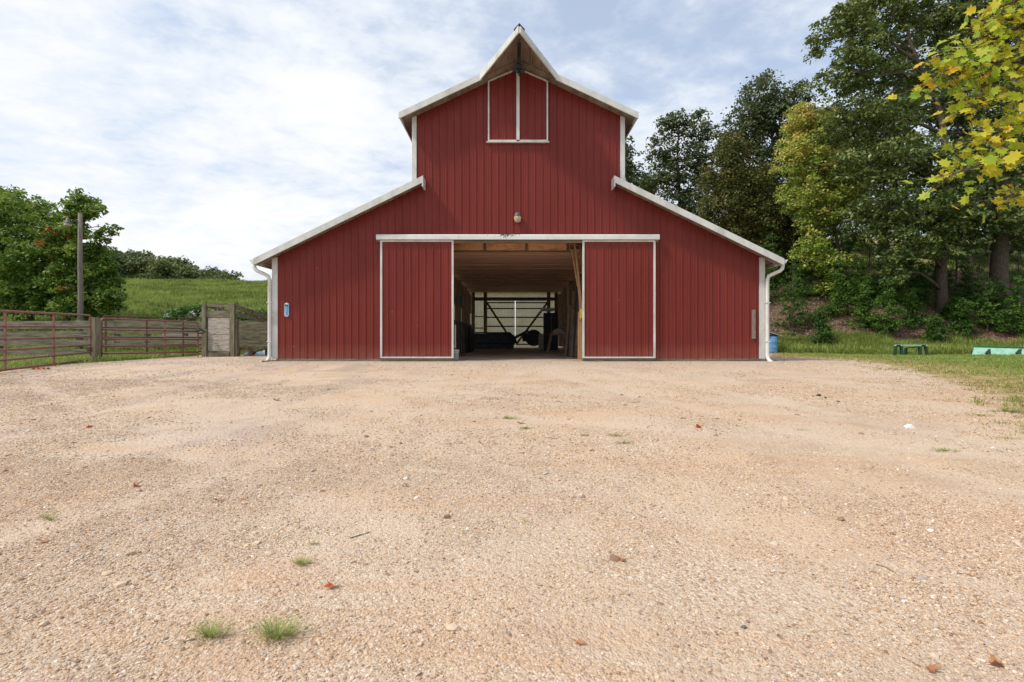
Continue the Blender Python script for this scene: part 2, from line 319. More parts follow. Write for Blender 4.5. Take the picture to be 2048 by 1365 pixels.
def Hf(x, y):
    x = np.asarray(x, float); y = np.asarray(y, float)
    z = -.05-.66*np.clip((-y-1.2)/14.7, 0, 1.6)**1.15
    z = z-.10*sstep(0, 8, y)*sstep(7.5, 9, x)
    # tracks and undulation of the yard
    yard = (1-sstep(1, 6, y))
    z = z+yard*(.05*vnoise(x, y, 2.3, 1)+.022*vnoise(x, y, .7, 2)+.008*vnoise(x, y, .22, 3))*sstep(-.3, -2.5, y)
    z = z-.02*yard*TG(x, y)*sstep(.2, -1.5, y)
    # left pasture hill, its crest about 44 m behind the barn front
    hl = np.interp(y, [4, 8, 14, 24, 36, 43, 50, 70, 100], [0, .35, 1.4, 3.6, 5.9, 6.9, 7.05, 6.0, 5])
    hl = hl*(1+.02*vnoise(x, y, 15, 5))+.22*vnoise(x, y, 5, 6)*sstep(6, 12, y)+.1*vnoise(x, y, 1.4, 7)*sstep(6, 12, y)
    D = np.maximum(y+15.9, 1); a = x/D*1024+1024
    top = np.interp(a, [100, 180, 250, 300, 330, 360, 400, 440, 475, 500], [480, 486, 502, 508, 516, 522, 532, 541, 552, 566])+(165-np.minimum(D, 165))*.22
    far = np.clip(.74+(672-top)*np.minimum(D, 165)/1024-8.5-np.clip((D-165)*.3, 0, 60)-hl, 0, 60)*sstep(72, 94, y)*(1-sstep(485, 560, a))
    hl = hl+far
    # right bank
    b = y-toe(x)
    hr = np.interp(b, [0, 1.2, 3, 5, 9, 13, 20, 40, 80], [0, .35, 1.35, 2.5, 4.3, 5.5, 7.9, 13, 19])
    hr = hr+sstep(.5, 3, b)*(.3*vnoise(x, y, 2.2, 8)+.12*vnoise(x, y, .8, 9))+sstep(3, 20, b)*.5*vnoise(x, y, 7, 10)
    wl = 1-sstep(-9.6, -7.5, x); wr = sstep(7.9, 9.6, x)
    return z+hl*wl+hr*wr
def gh(x, y): return float(Hf(x, y))
def XB(y): return np.interp(y, [-16, -11.5, -9.5, -8.4, -6, -4, 1, 5.6, 8, 11, 12.5], [2.9+2.5, 5.6, 6.4, 7.2, 8.9, 9.7, 11.2, 11.1, 12.4, 13.6, 8.2])
def ground_at(px, py):
    """where the sight line through a photograph pixel meets the ground"""
    dx = (px-1024)/1024; dz = (672-py)/1024; d = 1.0
    while d < 80:
        if .74+dz*d <= gh(dx*d, d-15.9): break
        d += .02
    return dx*d, d-15.9, gh(dx*d, d-15.9)
def axis(segs):
    out = []
    for a, b, st in segs: out += list(np.arange(a, b, st))
    return np.array(out+[segs[-1][1]])
xs = axis([(-700, -200, 50), (-200, -60, 5), (-60, -22, 1), (-22, -14, .35), (-14, 8, .14), (8, 22, .3), (22, 60, 1), (60, 200, 8), (200, 700, 50)])
ys = axis([(-60, -18, 3), (-18, -8, .1), (-8, 0, .2), (0, 20, .4), (20, 60, 1), (60, 200, 4), (200, 900, 50)])
GX, GY = np.meshgrid(xs, ys); GZ = Hf(GX, GY); nx, ny = len(xs), len(ys)
idx = np.arange(nx*ny).reshape(ny, nx)
F = np.stack([idx[:-1, :-1], idx[:-1, 1:], idx[1:, 1:], idx[1:, :-1]], -1).reshape(-1, 4)
fx, fy = GX.ravel(), GY.ravel()
# grass: right lawn / left side ; litter: right bank
g_right = np.clip((fx-XB(fy))/1.6+.5, 0, 1)
g_left = np.clip((-12.35-fx)/.6+.5, 0, 1)*(fy > -30)
g_left = np.maximum(g_left, np.clip((fy-4.6)/1.0+.5, 0, 1)*(fx < -7.4))
g_back = np.clip((fy-17.6)/.5, 0, 1)
grass = np.maximum(np.maximum(g_right, g_left), g_back)
bb = fy-toe(fx); lit = sstep(.9, 1.9, bb)*(1-sstep(10.5, 13.5, bb))*sstep(8, 8.6, fx)
dry = np.clip(1-(fx-XB(fy)-1.2)/3.2, 0, 1)*(fx > 0)*(fy < 9)
dry = np.maximum(dry, sstep(10, 13, bb)*(fx > 5)*.7)
zone = np.stack([grass, lit, dry, np.ones_like(fx)], -1); trk_ = TG(fx, fy)
def ground_mat():
    m, t, b = newmat("gravel_and_turf")
    tcn = t.nodes.new('ShaderNodeTexCoord'); v = tcn.outputs['Object']
    sp = t.nodes.new('ShaderNodeSeparateXYZ'); t.links.new(v, sp.inputs[0])
    at = t.nodes.new('ShaderNodeAttribute'); at.attribute_name = 'zone'
    sz = t.nodes.new('ShaderNodeSeparateColor'); t.links.new(at.outputs['Color'], sz.inputs[0])
    # gravel: fines, pebbles, large soft patches
    big = noise(t, v, .28, 5, .6, .3)
    base = ramp(t, [(.33, (.68, .495, .33)), (.5, (.655, .505, .37)), (.67, (.63, .515, .41))]); t.links.new(big, base.inputs[0])
    def vor(scale, feature='F1'):
        n = t.nodes.new('ShaderNodeTexVoronoi'); n.inputs['Scale'].default_value = scale; n.feature = feature
        t.links.new(v, n.inputs['Vector']); return n
    v1 = vor(88); v2 = vor(34)
    def stonecol(vn):
        s1 = t.nodes.new('ShaderNodeSeparateColor'); t.links.new(vn.outputs['Color'], s1.inputs[0])
        r = ramp(t, [(.0, (.30, .17, .10)), (.22, (.46, .29, .18)), (.42, (.62, .45, .30)), (.62, (.70, .55, .41)), (.8, (.56, .46, .38)), (.92, (.80, .70, .58)), (1, (.84, .78, .70))]); t.links.new(s1.outputs[0], r.inputs[0]); return r.outputs[0], s1.outputs[1]
    c1, k1 = stonecol(v1); c2, k2 = stonecol(v2)
    m1 = math_(t, 'MULTIPLY', math_(t, 'SUBTRACT', noise(t, v, 1.1, 6, .6, .4), .28), 1.9, clamp=True)
    g = mixc(t, m1, base.outputs[0], c1)
    big2 = math_(t, 'MULTIPLY', math_(t, 'GREATER_THAN', k2, .72), math_(t, 'LESS_THAN', v2.outputs['Distance'], .42))
    g = mixc(t, math_(t, 'MULTIPLY', big2, .7), g, c2)
    # rusty orange dirt showing through in streaks, left side pinkish grey tyre tracks
    mp = t.nodes.new('ShaderNodeMapping'); mp.inputs['Scale'].default_value = (.28, 1.1, 1); mp.inputs['Rotation'].default_value = (0, 0, R(12)); t.links.new(v, mp.inputs[0])
    s = ramp(t, [(.50, 0), (.72, .55)]); t.links.new(noise(t, mp.outputs[0], .9, 7, .65, .6), s.inputs[0])
    g = mixc(t, s.outputs[0], g, (.60, .33, .17))
    s = ramp(t, [(.50, 0), (.64, .5)]); mp2 = t.nodes.new('ShaderNodeMapping'); mp2.inputs['Scale'].default_value = (.9, .22, 1); mp2.inputs['Rotation'].default_value = (0, 0, R(-38)); mp2.inputs['Location'].default_value = (4, 7, 0); t.links.new(v, mp2.inputs[0])
    t.links.new(noise(t, mp2.outputs[0], 1.3, 6, .6, .5), s.inputs[0])
    lw = math_(t, 'MULTIPLY', math_(t, 'SUBTRACT', -1.0, sp.outputs[0]), .22, clamp=True)
    g = mixc(t, math_(t, 'MULTIPLY', s.outputs[0], math_(t, 'ADD', .35, math_(t, 'MULTIPLY', lw, 1.4))), g, (.43, .335, .295))
    ta = t.nodes.new('ShaderNodeAttribute'); ta.attribute_name = 'track'
    tk = math_(t, 'MULTIPLY', ta.outputs['Fac'], math_(t, 'ADD', .35, math_(t, 'MULTIPLY', noise(t, v, 2.2, 6, .65), .9)), clamp=True)
    g = mixc(t, math_(t, 'MULTIPLY', tk, .9), g, mixc(t, noise(t, v, 14, 4), (.58, .455, .35), (.74, .60, .475)))
    # damp or dusty stains of the packed dirt
    sd_ = ramp(t, [(.52, 0), (.70, .55)]); t.links.new(noise(t, v, .75, 9, .72, .8), sd_.inputs[0]); g = mixc(t, sd_.outputs[0], g, (.40, .285, .20))
    sl_ = ramp(t, [(.50, 0), (.66, .6)]); mpx = t.nodes.new('ShaderNodeMapping'); mpx.inputs['Location'].default_value = (13, 5, 2); t.links.new(v, mpx.inputs[0]); t.links.new(noise(t, mpx.outputs[0], .55, 7, .6, .5), sl_.inputs[0]); g = mixc(t, sl_.outputs[0], g, (.63, .49, .36))
    # grey crushed stone along the foot of the barn
    nb = math_(t, 'ADD', sp.outputs[1], math_(t, 'MULTIPLY', noise(t, v, .45, 5), 3.0))
    gy = ramp(t, [(.0, 0), (1, .72)]); t.links.new(math_(t, 'MULTIPLY', math_(t, 'ADD', nb, 1.2), .42, clamp=True), gy.inputs[0])
    gyf = math_(t, 'MULTIPLY', math_(t, 'MULTIPLY', gy.outputs[0], .9), math_(t, 'SUBTRACT', 1.0, math_(t, 'MULTIPLY', sp.outputs[1], .5), clamp=True))
    g = mixc(t, gyf, g, mixc(t, .45, (.47, .42, .385), c1, 'MIX'))
    # turf
    tf = ramp(t, [(.3, (.08, .12, .025)), (.5, (.15, .20, .05)), (.7, (.28, .30, .09))]); t.links.new(noise(t, v, 1.8, 8, .65), tf.inputs[0])
    df = ramp(t, [(.35, (.25, .22, .08)), (.6, (.48, .36, .18)), (.8, (.58, .44, .26))]); t.links.new(noise(t, v, 3.1, 8, .7), df.inputs[0])
    turf = mixc(t, sz.outputs[2], tf.outputs[0], df.outputs[0])
    edge = math_(t, 'ADD', sz.outputs[0], math_(t, 'MULTIPLY', math_(t, 'SUBTRACT', noise(t, v, 1.3, 8, .7), .5), 1.5))
    er = ramp(t, [(.42, 0), (.62, 1)]); t.links.new(edge, er.inputs[0])
    c = mixc(t, er.outputs[0], g, turf)
    # leaf litter
    v3 = t.nodes.new('ShaderNodeTexVoronoi'); v3.inputs['Scale'].default_value = 24; t.links.new(v, v3.inputs['Vector'])
    s3 = t.nodes.new('ShaderNodeSeparateColor'); t.links.new(v3.outputs['Color'], s3.inputs[0])
    lf = ramp(t, [(0, (.05, .032, .022)), (.45, (.11, .07, .05)), (.8, (.19, .13, .10)), (1, (.33, .25, .20))]); t.links.new(s3.outputs[0], lf.inputs[0])
    le = math_(t, 'ADD', sz.outputs[1], math_(t, 'MULTIPLY', math_(t, 'SUBTRACT', noise(t, v, 1.2, 8, .7), .5), 1.0))
    lr = ramp(t, [(.42, 0), (.6, 1)]); t.links.new(le, lr.inputs[0])
    c = mixc(t, lr.outputs[0], c, lf.outputs[0])
    t.links.new(c, b.inputs['Base Color']); b.inputs['Roughness'].default_value = .92; b.inputs['Specular IOR Level'].default_value = .15
    hgt = math_(t, 'ADD', math_(t, 'MULTIPLY', v1.outputs['Distance'], -.5), math_(t, 'ADD', math_(t, 'MULTIPLY', v2.outputs['Distance'], -.7), math_(t, 'MULTIPLY', noise(t, v, 18, 8, .7), 1.4)))
    bn = t.nodes.new('ShaderNodeBump'); bn.inputs['Strength'].default_value = .9; bn.inputs['Distance'].default_value = .017
    t.links.new(hgt, bn.inputs['Height']); t.links.new(bn.outputs[0], b.inputs['Normal'])
    return m
M['ground'] = ground_mat()
ground = npmesh("ground", np.stack([fx, fy, GZ.ravel()], -1), F, M['ground'], {'zone': ('FLOAT_COLOR', zone), 'track': ('FLOAT', trk_)}, smooth=True)
tag(ground, kind='structure')

# ------------------------------------------------------------------ scatter by geometry nodes (only for what nobody could count)
hidden = bpy.data.collections.new("scatter_sources")     # never linked to the scene
def proto_obj(name, V, Fs, mat, attrs=None, smooth=False):
    me = bpy.data.meshes.new(name); me.from_pydata([tuple(p) for p in V], [], [tuple(f) for f in Fs]); me.materials.append(mat)
    if smooth: me.polygons.foreach_set('use_smooth', [True]*len(me.polygons))
    for an, arr in (attrs or {}).items():
        a = me.attributes.new(an, 'FLOAT', 'POINT'); a.data.foreach_set('value', np.asarray(arr, np.float32))
    o = bpy.data.objects.new(name, me); hidden.objects.link(o); return o
def scatter(name, pts, scl, rot, src, mat=None, kind='stuff', label=None, cat=None, pick=None):
    n = len(pts); me = bpy.data.meshes.new(name); me.vertices.add(n); me.vertices.foreach_set('co', np.asarray(pts, np.float32).ravel())
    for an, ty, arr in (('scl', 'FLOAT_VECTOR', scl), ('rot', 'FLOAT_VECTOR', rot)):
        a = me.attributes.new(an, ty, 'POINT'); a.data.foreach_set('vector', np.asarray(arr, np.float32).ravel())
    a = me.attributes.new('pick', 'INT', 'POINT'); a.data.foreach_set('value', (pick if pick is not None else rng.integers(0, len(src), n)).astype(np.int32))
    o = bpy.data.objects.new(name, me); COL.objects.link(o); tag(o, label, cat, kind=kind)
    g = bpy.data.node_groups.new(name+"_nodes", 'GeometryNodeTree')
    g.interface.new_socket('Geometry', in_out='INPUT', socket_type='NodeSocketGeometry'); g.interface.new_socket('Geometry', in_out='OUTPUT', socket_type='NodeSocketGeometry')
    gi = g.nodes.new('NodeGroupInput'); go = g.nodes.new('NodeGroupOutput')
    c = bpy.data.collections.new(name+"_src")
    for s_ in src: c.objects.link(s_)
    ci = g.nodes.new('GeometryNodeCollectionInfo'); ci.inputs['Collection'].default_value = c; ci.inputs['Separate Children'].default_value = True; ci.inputs['Reset Children'].default_value = True
    ip = g.nodes.new('GeometryNodeInstanceOnPoints'); ip.inputs['Pick Instance'].default_value = True
    def na(nm, ty):
        a = g.nodes.new('GeometryNodeInputNamedAttribute'); a.data_type = ty; a.inputs['Name'].default_value = nm; return a.outputs['Attribute']
    L = g.links.new
    L(gi.outputs[0], ip.inputs['Points']); L(ci.outputs[0], ip.inputs['Instance']); L(na('pick', 'INT'), ip.inputs['Instance Index'])
    er = g.nodes.new('FunctionNodeEulerToRotation'); L(na('rot', 'FLOAT_VECTOR'), er.inputs[0]); L(er.outputs[0], ip.inputs['Rotation'])
    L(na('scl', 'FLOAT_VECTOR'), ip.inputs['Scale']); L(ip.outputs[0], go.inputs[0])
    md = o.modifiers.new('scatter', 'NODES'); md.node_group = g
    return o
# --- gravel stones
def stone_mat():
    m, t, b = newmat("loose_stone")
    oi = t.nodes.new('ShaderNodeObjectInfo')
    r = ramp(t, [(.0, (.24, .15, .10)), (.14, (.38, .25, .16)), (.35, (.54, .38, .25)), (.66, (.63, .48, .345)), (.82, (.56, .455, .37)), (.90, (.38, .32, .28)), (.97, (.70, .60, .50)), (1, (.78, .72, .65))])
    t.links.new(oi.outputs['Random'], r.inputs[0]); t.links.new(r.outputs[0], b.inputs['Base Color'])
    b.inputs['Roughness'].default_value = .85; b.inputs['Specular IOR Level'].default_value = .2
    return m
M['stone'] = stone_mat()
import bmesh
stones = []
for k in range(8):
    bm = bmesh.new(); bmesh.ops.create_icosphere(bm, subdivisions=1 if k < 5 else 2, radius=1)
    r_ = random.Random(k)
    for v in bm.verts: v.co *= r_.uniform(.72, 1.12)
    for v in bm.verts: v.co.z *= r_.uniform(.45, .6); v.co.x *= 1.15
    stones.append(proto_obj("stone_source_%d" % k, [v.co[:] for v in bm.verts], [[v.index for v in f.verts] for f in bm.faces], M['stone'])); bm.free()
def stone_pts(n, d0, d1, smin, smed, smax, sig=.5, margin=1.12, clump=0):
    d = np.sqrt(rng.uniform(d0**2, d1**2, n)); x = rng.uniform(-1, 1, n)*d*margin; y = d-15.9
    ok = x < XB(y)+rng.normal(0, .6, n); ok &= ~((y > -.25) & (x > -7.8) & (x < 8.2)); ok &= x > -12.6
    if clump:
        ok &= rng.uniform(0, 1, n) < np.clip(.45+clump*(vnoise(x, y, 1.3, 21)+.7*vnoise(x, y, .4, 22)), .04, 1)
    ok &= rng.uniform(0, 1, n) > .75*TG(x, y)
    x, y = x[ok], y[ok]; s = np.clip(smed*np.exp(rng.normal(0, sig, len(x))), smin, smax)
    return x, y, s
sets = [stone_pts(480000, 1.5, 5.0, .0018, .0034, .011, .5, clump=1.3), stone_pts(380000, 5.0, 11.0, .0032, .0055, .014, .42, clump=1.5), stone_pts(110000, 11, 22, .006, .0085, .020, .4, clump=1.5),
        stone_pts(3600, 1.5, 13.0, .009, .014, .034, .45, clump=2.0)]
x = np.concatenate([s[0] for s in sets]); y = np.concatenate([s[1] for s in sets]); s = np.concatenate([s[2] for s in sets])
z = Hf(x, y)+s*.12
scatter("gravel", np.stack([x, y, z], -1), np.stack([s, s, s*rng.uniform(.7, 1.3, len(s))], -1), np.stack([rng.normal(0, .25, len(s)), rng.normal(0, .25, len(s)), rng.uniform(0, 6.28, len(s))], -1), stones,
        label="loose tan and pinkish gravel spread over the barn yard", cat="gravel")
# --- grass tufts
def tuft(name, mat, n, h, spread, width, lean, seed, v0=0, v1=1):
    r_ = np.random.default_rng(seed); V = []; Fs = []; at = []
    for i in range(n):
        a = r_.uniform(0, 6.283); rr = spread*math.sqrt(r_.uniform()); bx, by = rr*math.cos(a), rr*math.sin(a)
        la = a+r_.normal(0, .8); ln = lean*r_.uniform(.3, 1.3); hh = h*r_.uniform(.45, 1.1); wd = width*r_.uniform(.6, 1.2)
        px_, py_ = -math.sin(la)*wd, math.cos(la)*wd; cv = r_.uniform(v0, v1); o = len(V)
        for tt in (0, .55, 1):
            off = ln*hh*tt**1.7; zz = hh*tt*(1-.25*tt*ln)
            w_ = (1, .8, .08)[(0, .55, 1).index(tt)]
            for sg in (-1, 1): V.append((bx+math.cos(la)*off+sg*px_*w_/2, by+math.sin(la)*off+sg*py_*w_/2, zz)); at.append(cv)
        Fs += [(o, o+1, o+3, o+2), (o+2, o+3, o+5, o+4)]
    return proto_obj(name, V, Fs, mat, {'v': at})
T_hill = [tuft("hill_tuft_%d" % k, M['grassb'], 16, .30, .22, .030, .8, 40+k, .25*(k % 2), .72) for k in range(5)]
T_lawn = [tuft("lawn_tuft_%d" % k, M['grassb'], 18, .09, .10, .012, .7, 50+k, .1, .62) for k in range(4)]
T_dry = [tuft("dry_tuft_%d" % k, M['dryb'], 16, .05, .10, .011, 1.0, 60+k) for k in range(4)]
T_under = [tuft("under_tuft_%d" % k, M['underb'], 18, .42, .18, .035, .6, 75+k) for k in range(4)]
T_weed = [tuft("weed_tuft_%d" % k, M['grassb'], 20, .42, .16, .030, .55, 70+k, .15, .6) for k in range(5)]
def put(name, n, xr, yr, cond, src, sc_, label, cat, zs=1.0):
    x = rng.uniform(*xr, n); y = rng.uniform(*yr, n); ok = cond(x, y); x, y = x[ok], y[ok]; m_ = len(x)
    s_ = rng.uniform(.6, 1.3, m_)*sc_*(1+.7*vnoise(x, y, 1.5, 31))
    return scatter(name, np.stack([x, y, Hf(x, y)-.01], -1), np.stack([s_, s_, s_*zs], -1), np.stack([rng.normal(0, .12, m_), rng.normal(0, .12, m_), rng.uniform(0, 6.28, m_)], -1), src, label=label, cat=cat)
def inview(x, y, m=1.15): return np.abs(x) < (y+15.9)*m+1
put("hill_grass", 74000, (-62, -8.3), (5, 52), lambda x, y: inview(x, y) & (rng.uniform(0, 1, len(x)) < np.clip(1.25-(y-5)/75, .3, 1)+.9*vnoise(x, y, 1.7, 41)), T_hill, 1.15,
    "green pasture grass covering the hillside beyond the fence", "pasture grass")
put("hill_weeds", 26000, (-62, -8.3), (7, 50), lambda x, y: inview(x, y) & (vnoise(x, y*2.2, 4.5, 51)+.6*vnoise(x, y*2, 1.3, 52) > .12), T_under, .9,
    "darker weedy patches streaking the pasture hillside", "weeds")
put("lawn_grass", 90000, (5, 32), (-14, 13.5), lambda x, y: inview(x, y) & (x > XB(y)+rng.normal(.9, .7, len(x))) & ((x-XB(y) > 2.4+rng.normal(0, 1.0, len(x))) | (rng.uniform(0, 1, len(x)) < .16)) & (y < toe(x)+1.2) & ~((x < 9) & (y > -.4)), T_lawn, 1.0,
    "short green lawn between the gravel and the wooded bank", "lawn grass")
put("dry_grass", 70000, (5, 32), (-14, 12), lambda x, y: inview(x, y) & (x > XB(y)+rng.normal(.1, .55, len(x))) & (x-XB(y) < 3.6+rng.normal(0, .8, len(x))) & (rng.uniform(0, 1, len(x)) < .85+.6*vnoise(x, y, .7, 33)) & ~((x < 9) & (y > -.4)), T_dry, 1.0,
    "dry straw coloured grass fringing the gravel edge", "dry grass")
def wcond(x, y):
    b = y-toe(x); return inview(x, y) & (x > 13.2+rng.normal(0, .5, len(x))) & ~((x > 17) & (y < 6.4)) & (b > -1.4+1.4*np.clip((15.5-x)/3, 0, 1)) & (b < 2.0+2.2*vnoise(x, y, 1.5, 35)) & (rng.uniform(0, 1, len(x)) < .75+.9*vnoise(x, y, .9, 36))
put("bank_weeds", 26000, (11, 34), (3.5, 15), wcond, T_weed, 1.0, "tall bright green weeds along the foot of the bank", "weeds")
def lcond(x, y):
    return inview(x, y) & (((x < -12.5) & (x > -26) & (y < 6)) | ((x < -8.4) & (y > 4.3) & (y < 8)))
put("fence_grass", 24000, (-30, -8), (-5, 8), lcond, T_lawn, 1.7, "long green grass growing around the corral fence", "grass")
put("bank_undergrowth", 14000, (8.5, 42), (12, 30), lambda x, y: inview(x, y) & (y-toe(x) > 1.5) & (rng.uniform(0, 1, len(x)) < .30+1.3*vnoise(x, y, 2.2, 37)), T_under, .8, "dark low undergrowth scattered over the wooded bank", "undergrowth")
# leaf litter on the bank
lv = []
for k in range(3):
    r_ = random.Random(90+k); V = []
    for i in range(7):
        a = 6.283*i/7; q = r_.uniform(.6, 1.1); V.append((q*math.cos(a), .6*q*math.sin(a), r_.uniform(-.1, .25)))
    lv.append(proto_obj("litter_source_%d" % k, V+[(0, 0, .0)], [(i, (i+1) % 7, 7) for i in range(7)], M['litterleaf']))
x = rng.uniform(8.5, 36, 70000); y = rng.uniform(7, 22, 70000); ok = inview(x, y) & (y-toe(x) > .7) & (rng.uniform(0, 1, 70000) < np.exp(-(y-toe(x))/6)); x, y = x[ok], y[ok]
s_ = rng.uniform(.022, .055, len(x)); scatter("leaf_litter", np.stack([x, y, Hf(x, y)+.015], -1), np.stack([s_]*3, -1), np.stack([rng.normal(0, .5, len(x)), rng.normal(0, .5, len(x)), rng.uniform(0, 6.28, len(x))], -1), lv, label="fallen brown leaves carpeting the shaded bank", cat="leaf litter")
# ------------------------------------------------------------------ the barn
XC = .2
def zL(h): return 5.58-(h-2.9)*.4885
def zU(h): return 9.20-.471*h
barn = empty("barn", (XC, 0, 0), "large red metal barn with raised centre gable and white trim", "barn")
def ribs(x0, x1, z0f, z1f, y, name, mat, parent, face=-1, phase=0.0, amp=1.0, rib=.023, per=.2286):
    prof = [(0, 0), (.014, rib), (.032, rib), (.046, 0), (.100, 0), (.105, .005), (.118, .005), (.123, 0), (.160, 0), (.165, .005), (.178, .005), (.183, 0)]
    k0 = math.floor((x0-phase)/per)-1; pts = []
    k = k0
    while phase+k*per < x1+per:
        for a, b in prof: pts.append((phase+k*per+a*per/.2286, b*amp))
        k += 1
    def yo(x):
        for (a, b), (c, d_) in zip(pts, pts[1:]):
            if a <= x <= c: return b+(d_-b)*(x-a)/max(c-a, 1e-9)
        return 0
    xs_ = sorted(set([x0, x1]+[a for a, b in pts if x0 < a < x1])); m = MB()
    for a, c in zip(xs_, xs_[1:]):
        if c-a < 1e-6: continue
        za0, zc0, za1, zc1 = z0f(a), z0f(c), z1f(a), z1f(c)
        if za1-za0 < .001 and zc1-zc0 < .001: continue
        ya, yc = y+face*yo(a), y+face*yo(c)
        m.add([(a, ya, za0), (c, yc, zc0), (c, yc, zc1), (a, ya, za1)], [(0, 1, 2, 3)])
    return m.build(name, mat, parent)
HW, UW = 7.49, 3.19
def wall_top(x):
    h = abs(x-XC); return (zU(h) if h < UW+.001 else zL(h))-.13
OX0, OX1, OZ = -1.95, 2.32, 3.66
m = None
front = ribs(XC-HW, OX0, lambda x: .03, wall_top, 0, "front_wall", M['red'], barn)
def join(objs, name):
    me = bpy.data.meshes.new(name); V = []; Fs = []
    for o in objs:
        b = len(V); V += [v.co[:] for v in o.data.vertices]; Fs += [tuple(i+b for i in p.vertices) for p in o.data.polygons]
    me.from_pydata(V, [], Fs); me.materials.append(objs[0].data.materials[0]); par = objs[0].parent
    for o in objs: bpy.data.objects.remove(o)
    o = bpy.data.objects.new(name, me); COL.objects.link(o); o.parent = par; return o
f2 = ribs(OX0, OX1, lambda x: OZ, wall_top, 0, "front_wall", M['red'], barn)
f3 = ribs(OX1, XC+HW, lambda x: .03, wall_top, 0, "front_wall", M['red'], barn)
join([front, f2, f3], "front_wall")
BL = 17.2
# wall backing (girts' inner face) so that the shell has thickness
m = MB()
for x0, x1, z0 in ((XC-HW, OX0, -.1), (OX1, XC+HW, -.1)): m.box(x0, x1, .06, .10, -.1, 3.0)
m.box(OX0, OX1, .06, .10, OZ, 6.8); m.build("wall_lining", M['oldwood'], barn)
for a_, b_ in ((XC-HW-.02, OX0), (OX1, XC+HW+.02)): MB().box(a_, b_, -.012, .05, -.16, .03).build("skirt_board", M['skirt'], barn)
# unseen side walls, opened low along most of their length to light the interior
for sgn in (-1, 1):
    xw = XC+sgn*HW; z = zL(HW)-.13; m = MB()
    for y0, y1, a, b in ((.11, 1.6, -.1, z), (1.6, 16.2, 2.7, z), (16.2, BL, -.1, z)): m.box(min(xw, xw-sgn*.06), max(xw, xw-sgn*.06), y0, y1, a, b)
    m.build("side_wall", M['red'], barn)
    xw = XC+sgn*UW; m = MB(); m.box(min(xw, xw-sgn*.06), max(xw, xw-sgn*.06), .11, BL, zL(UW)-.1, zU(UW)-.13); m.build("upper_side_wall", M['red'], barn)
# roofs
def slab(h0, h1, zf, sgn, y0, y1, th=.035):
    m = MB(); a = XC+sgn*h0; b = XC+sgn*h1
    m.prism([(a, y0, zf(h0)), (b, y0, zf(h1)), (b, y0, zf(h1)-th), (a, y0, zf(h0)-th)], (0, y1-y0, 0)); return m
RY = -.40
for sgn in (-1, 1):
    o = slab(UW+.0, 8.03, zL, sgn, RY-.02, BL+.3).build("lower_roof", M['roof'], barn)
    s_ = slab(UW+.01, 7.97, lambda h: zL(h)-.04, sgn, RY+.05, BL+.25, .05).build("soffit", M['soffit'], o)
    # roof stub in front of the upper wall
    slab(2.88, UW, zL, sgn, RY-.02, -.03).build("lower_roof_end", M['roof'], barn)
    o = slab(0.0, 3.62, zU, sgn, RY-.02, BL+.3).build("upper_roof", M['roof'], barn)
    slab(0.0, 3.57, lambda h: zU(h)-.04, sgn, RY+.05, BL+.25, .05).build("soffit", M['soffit'], o)
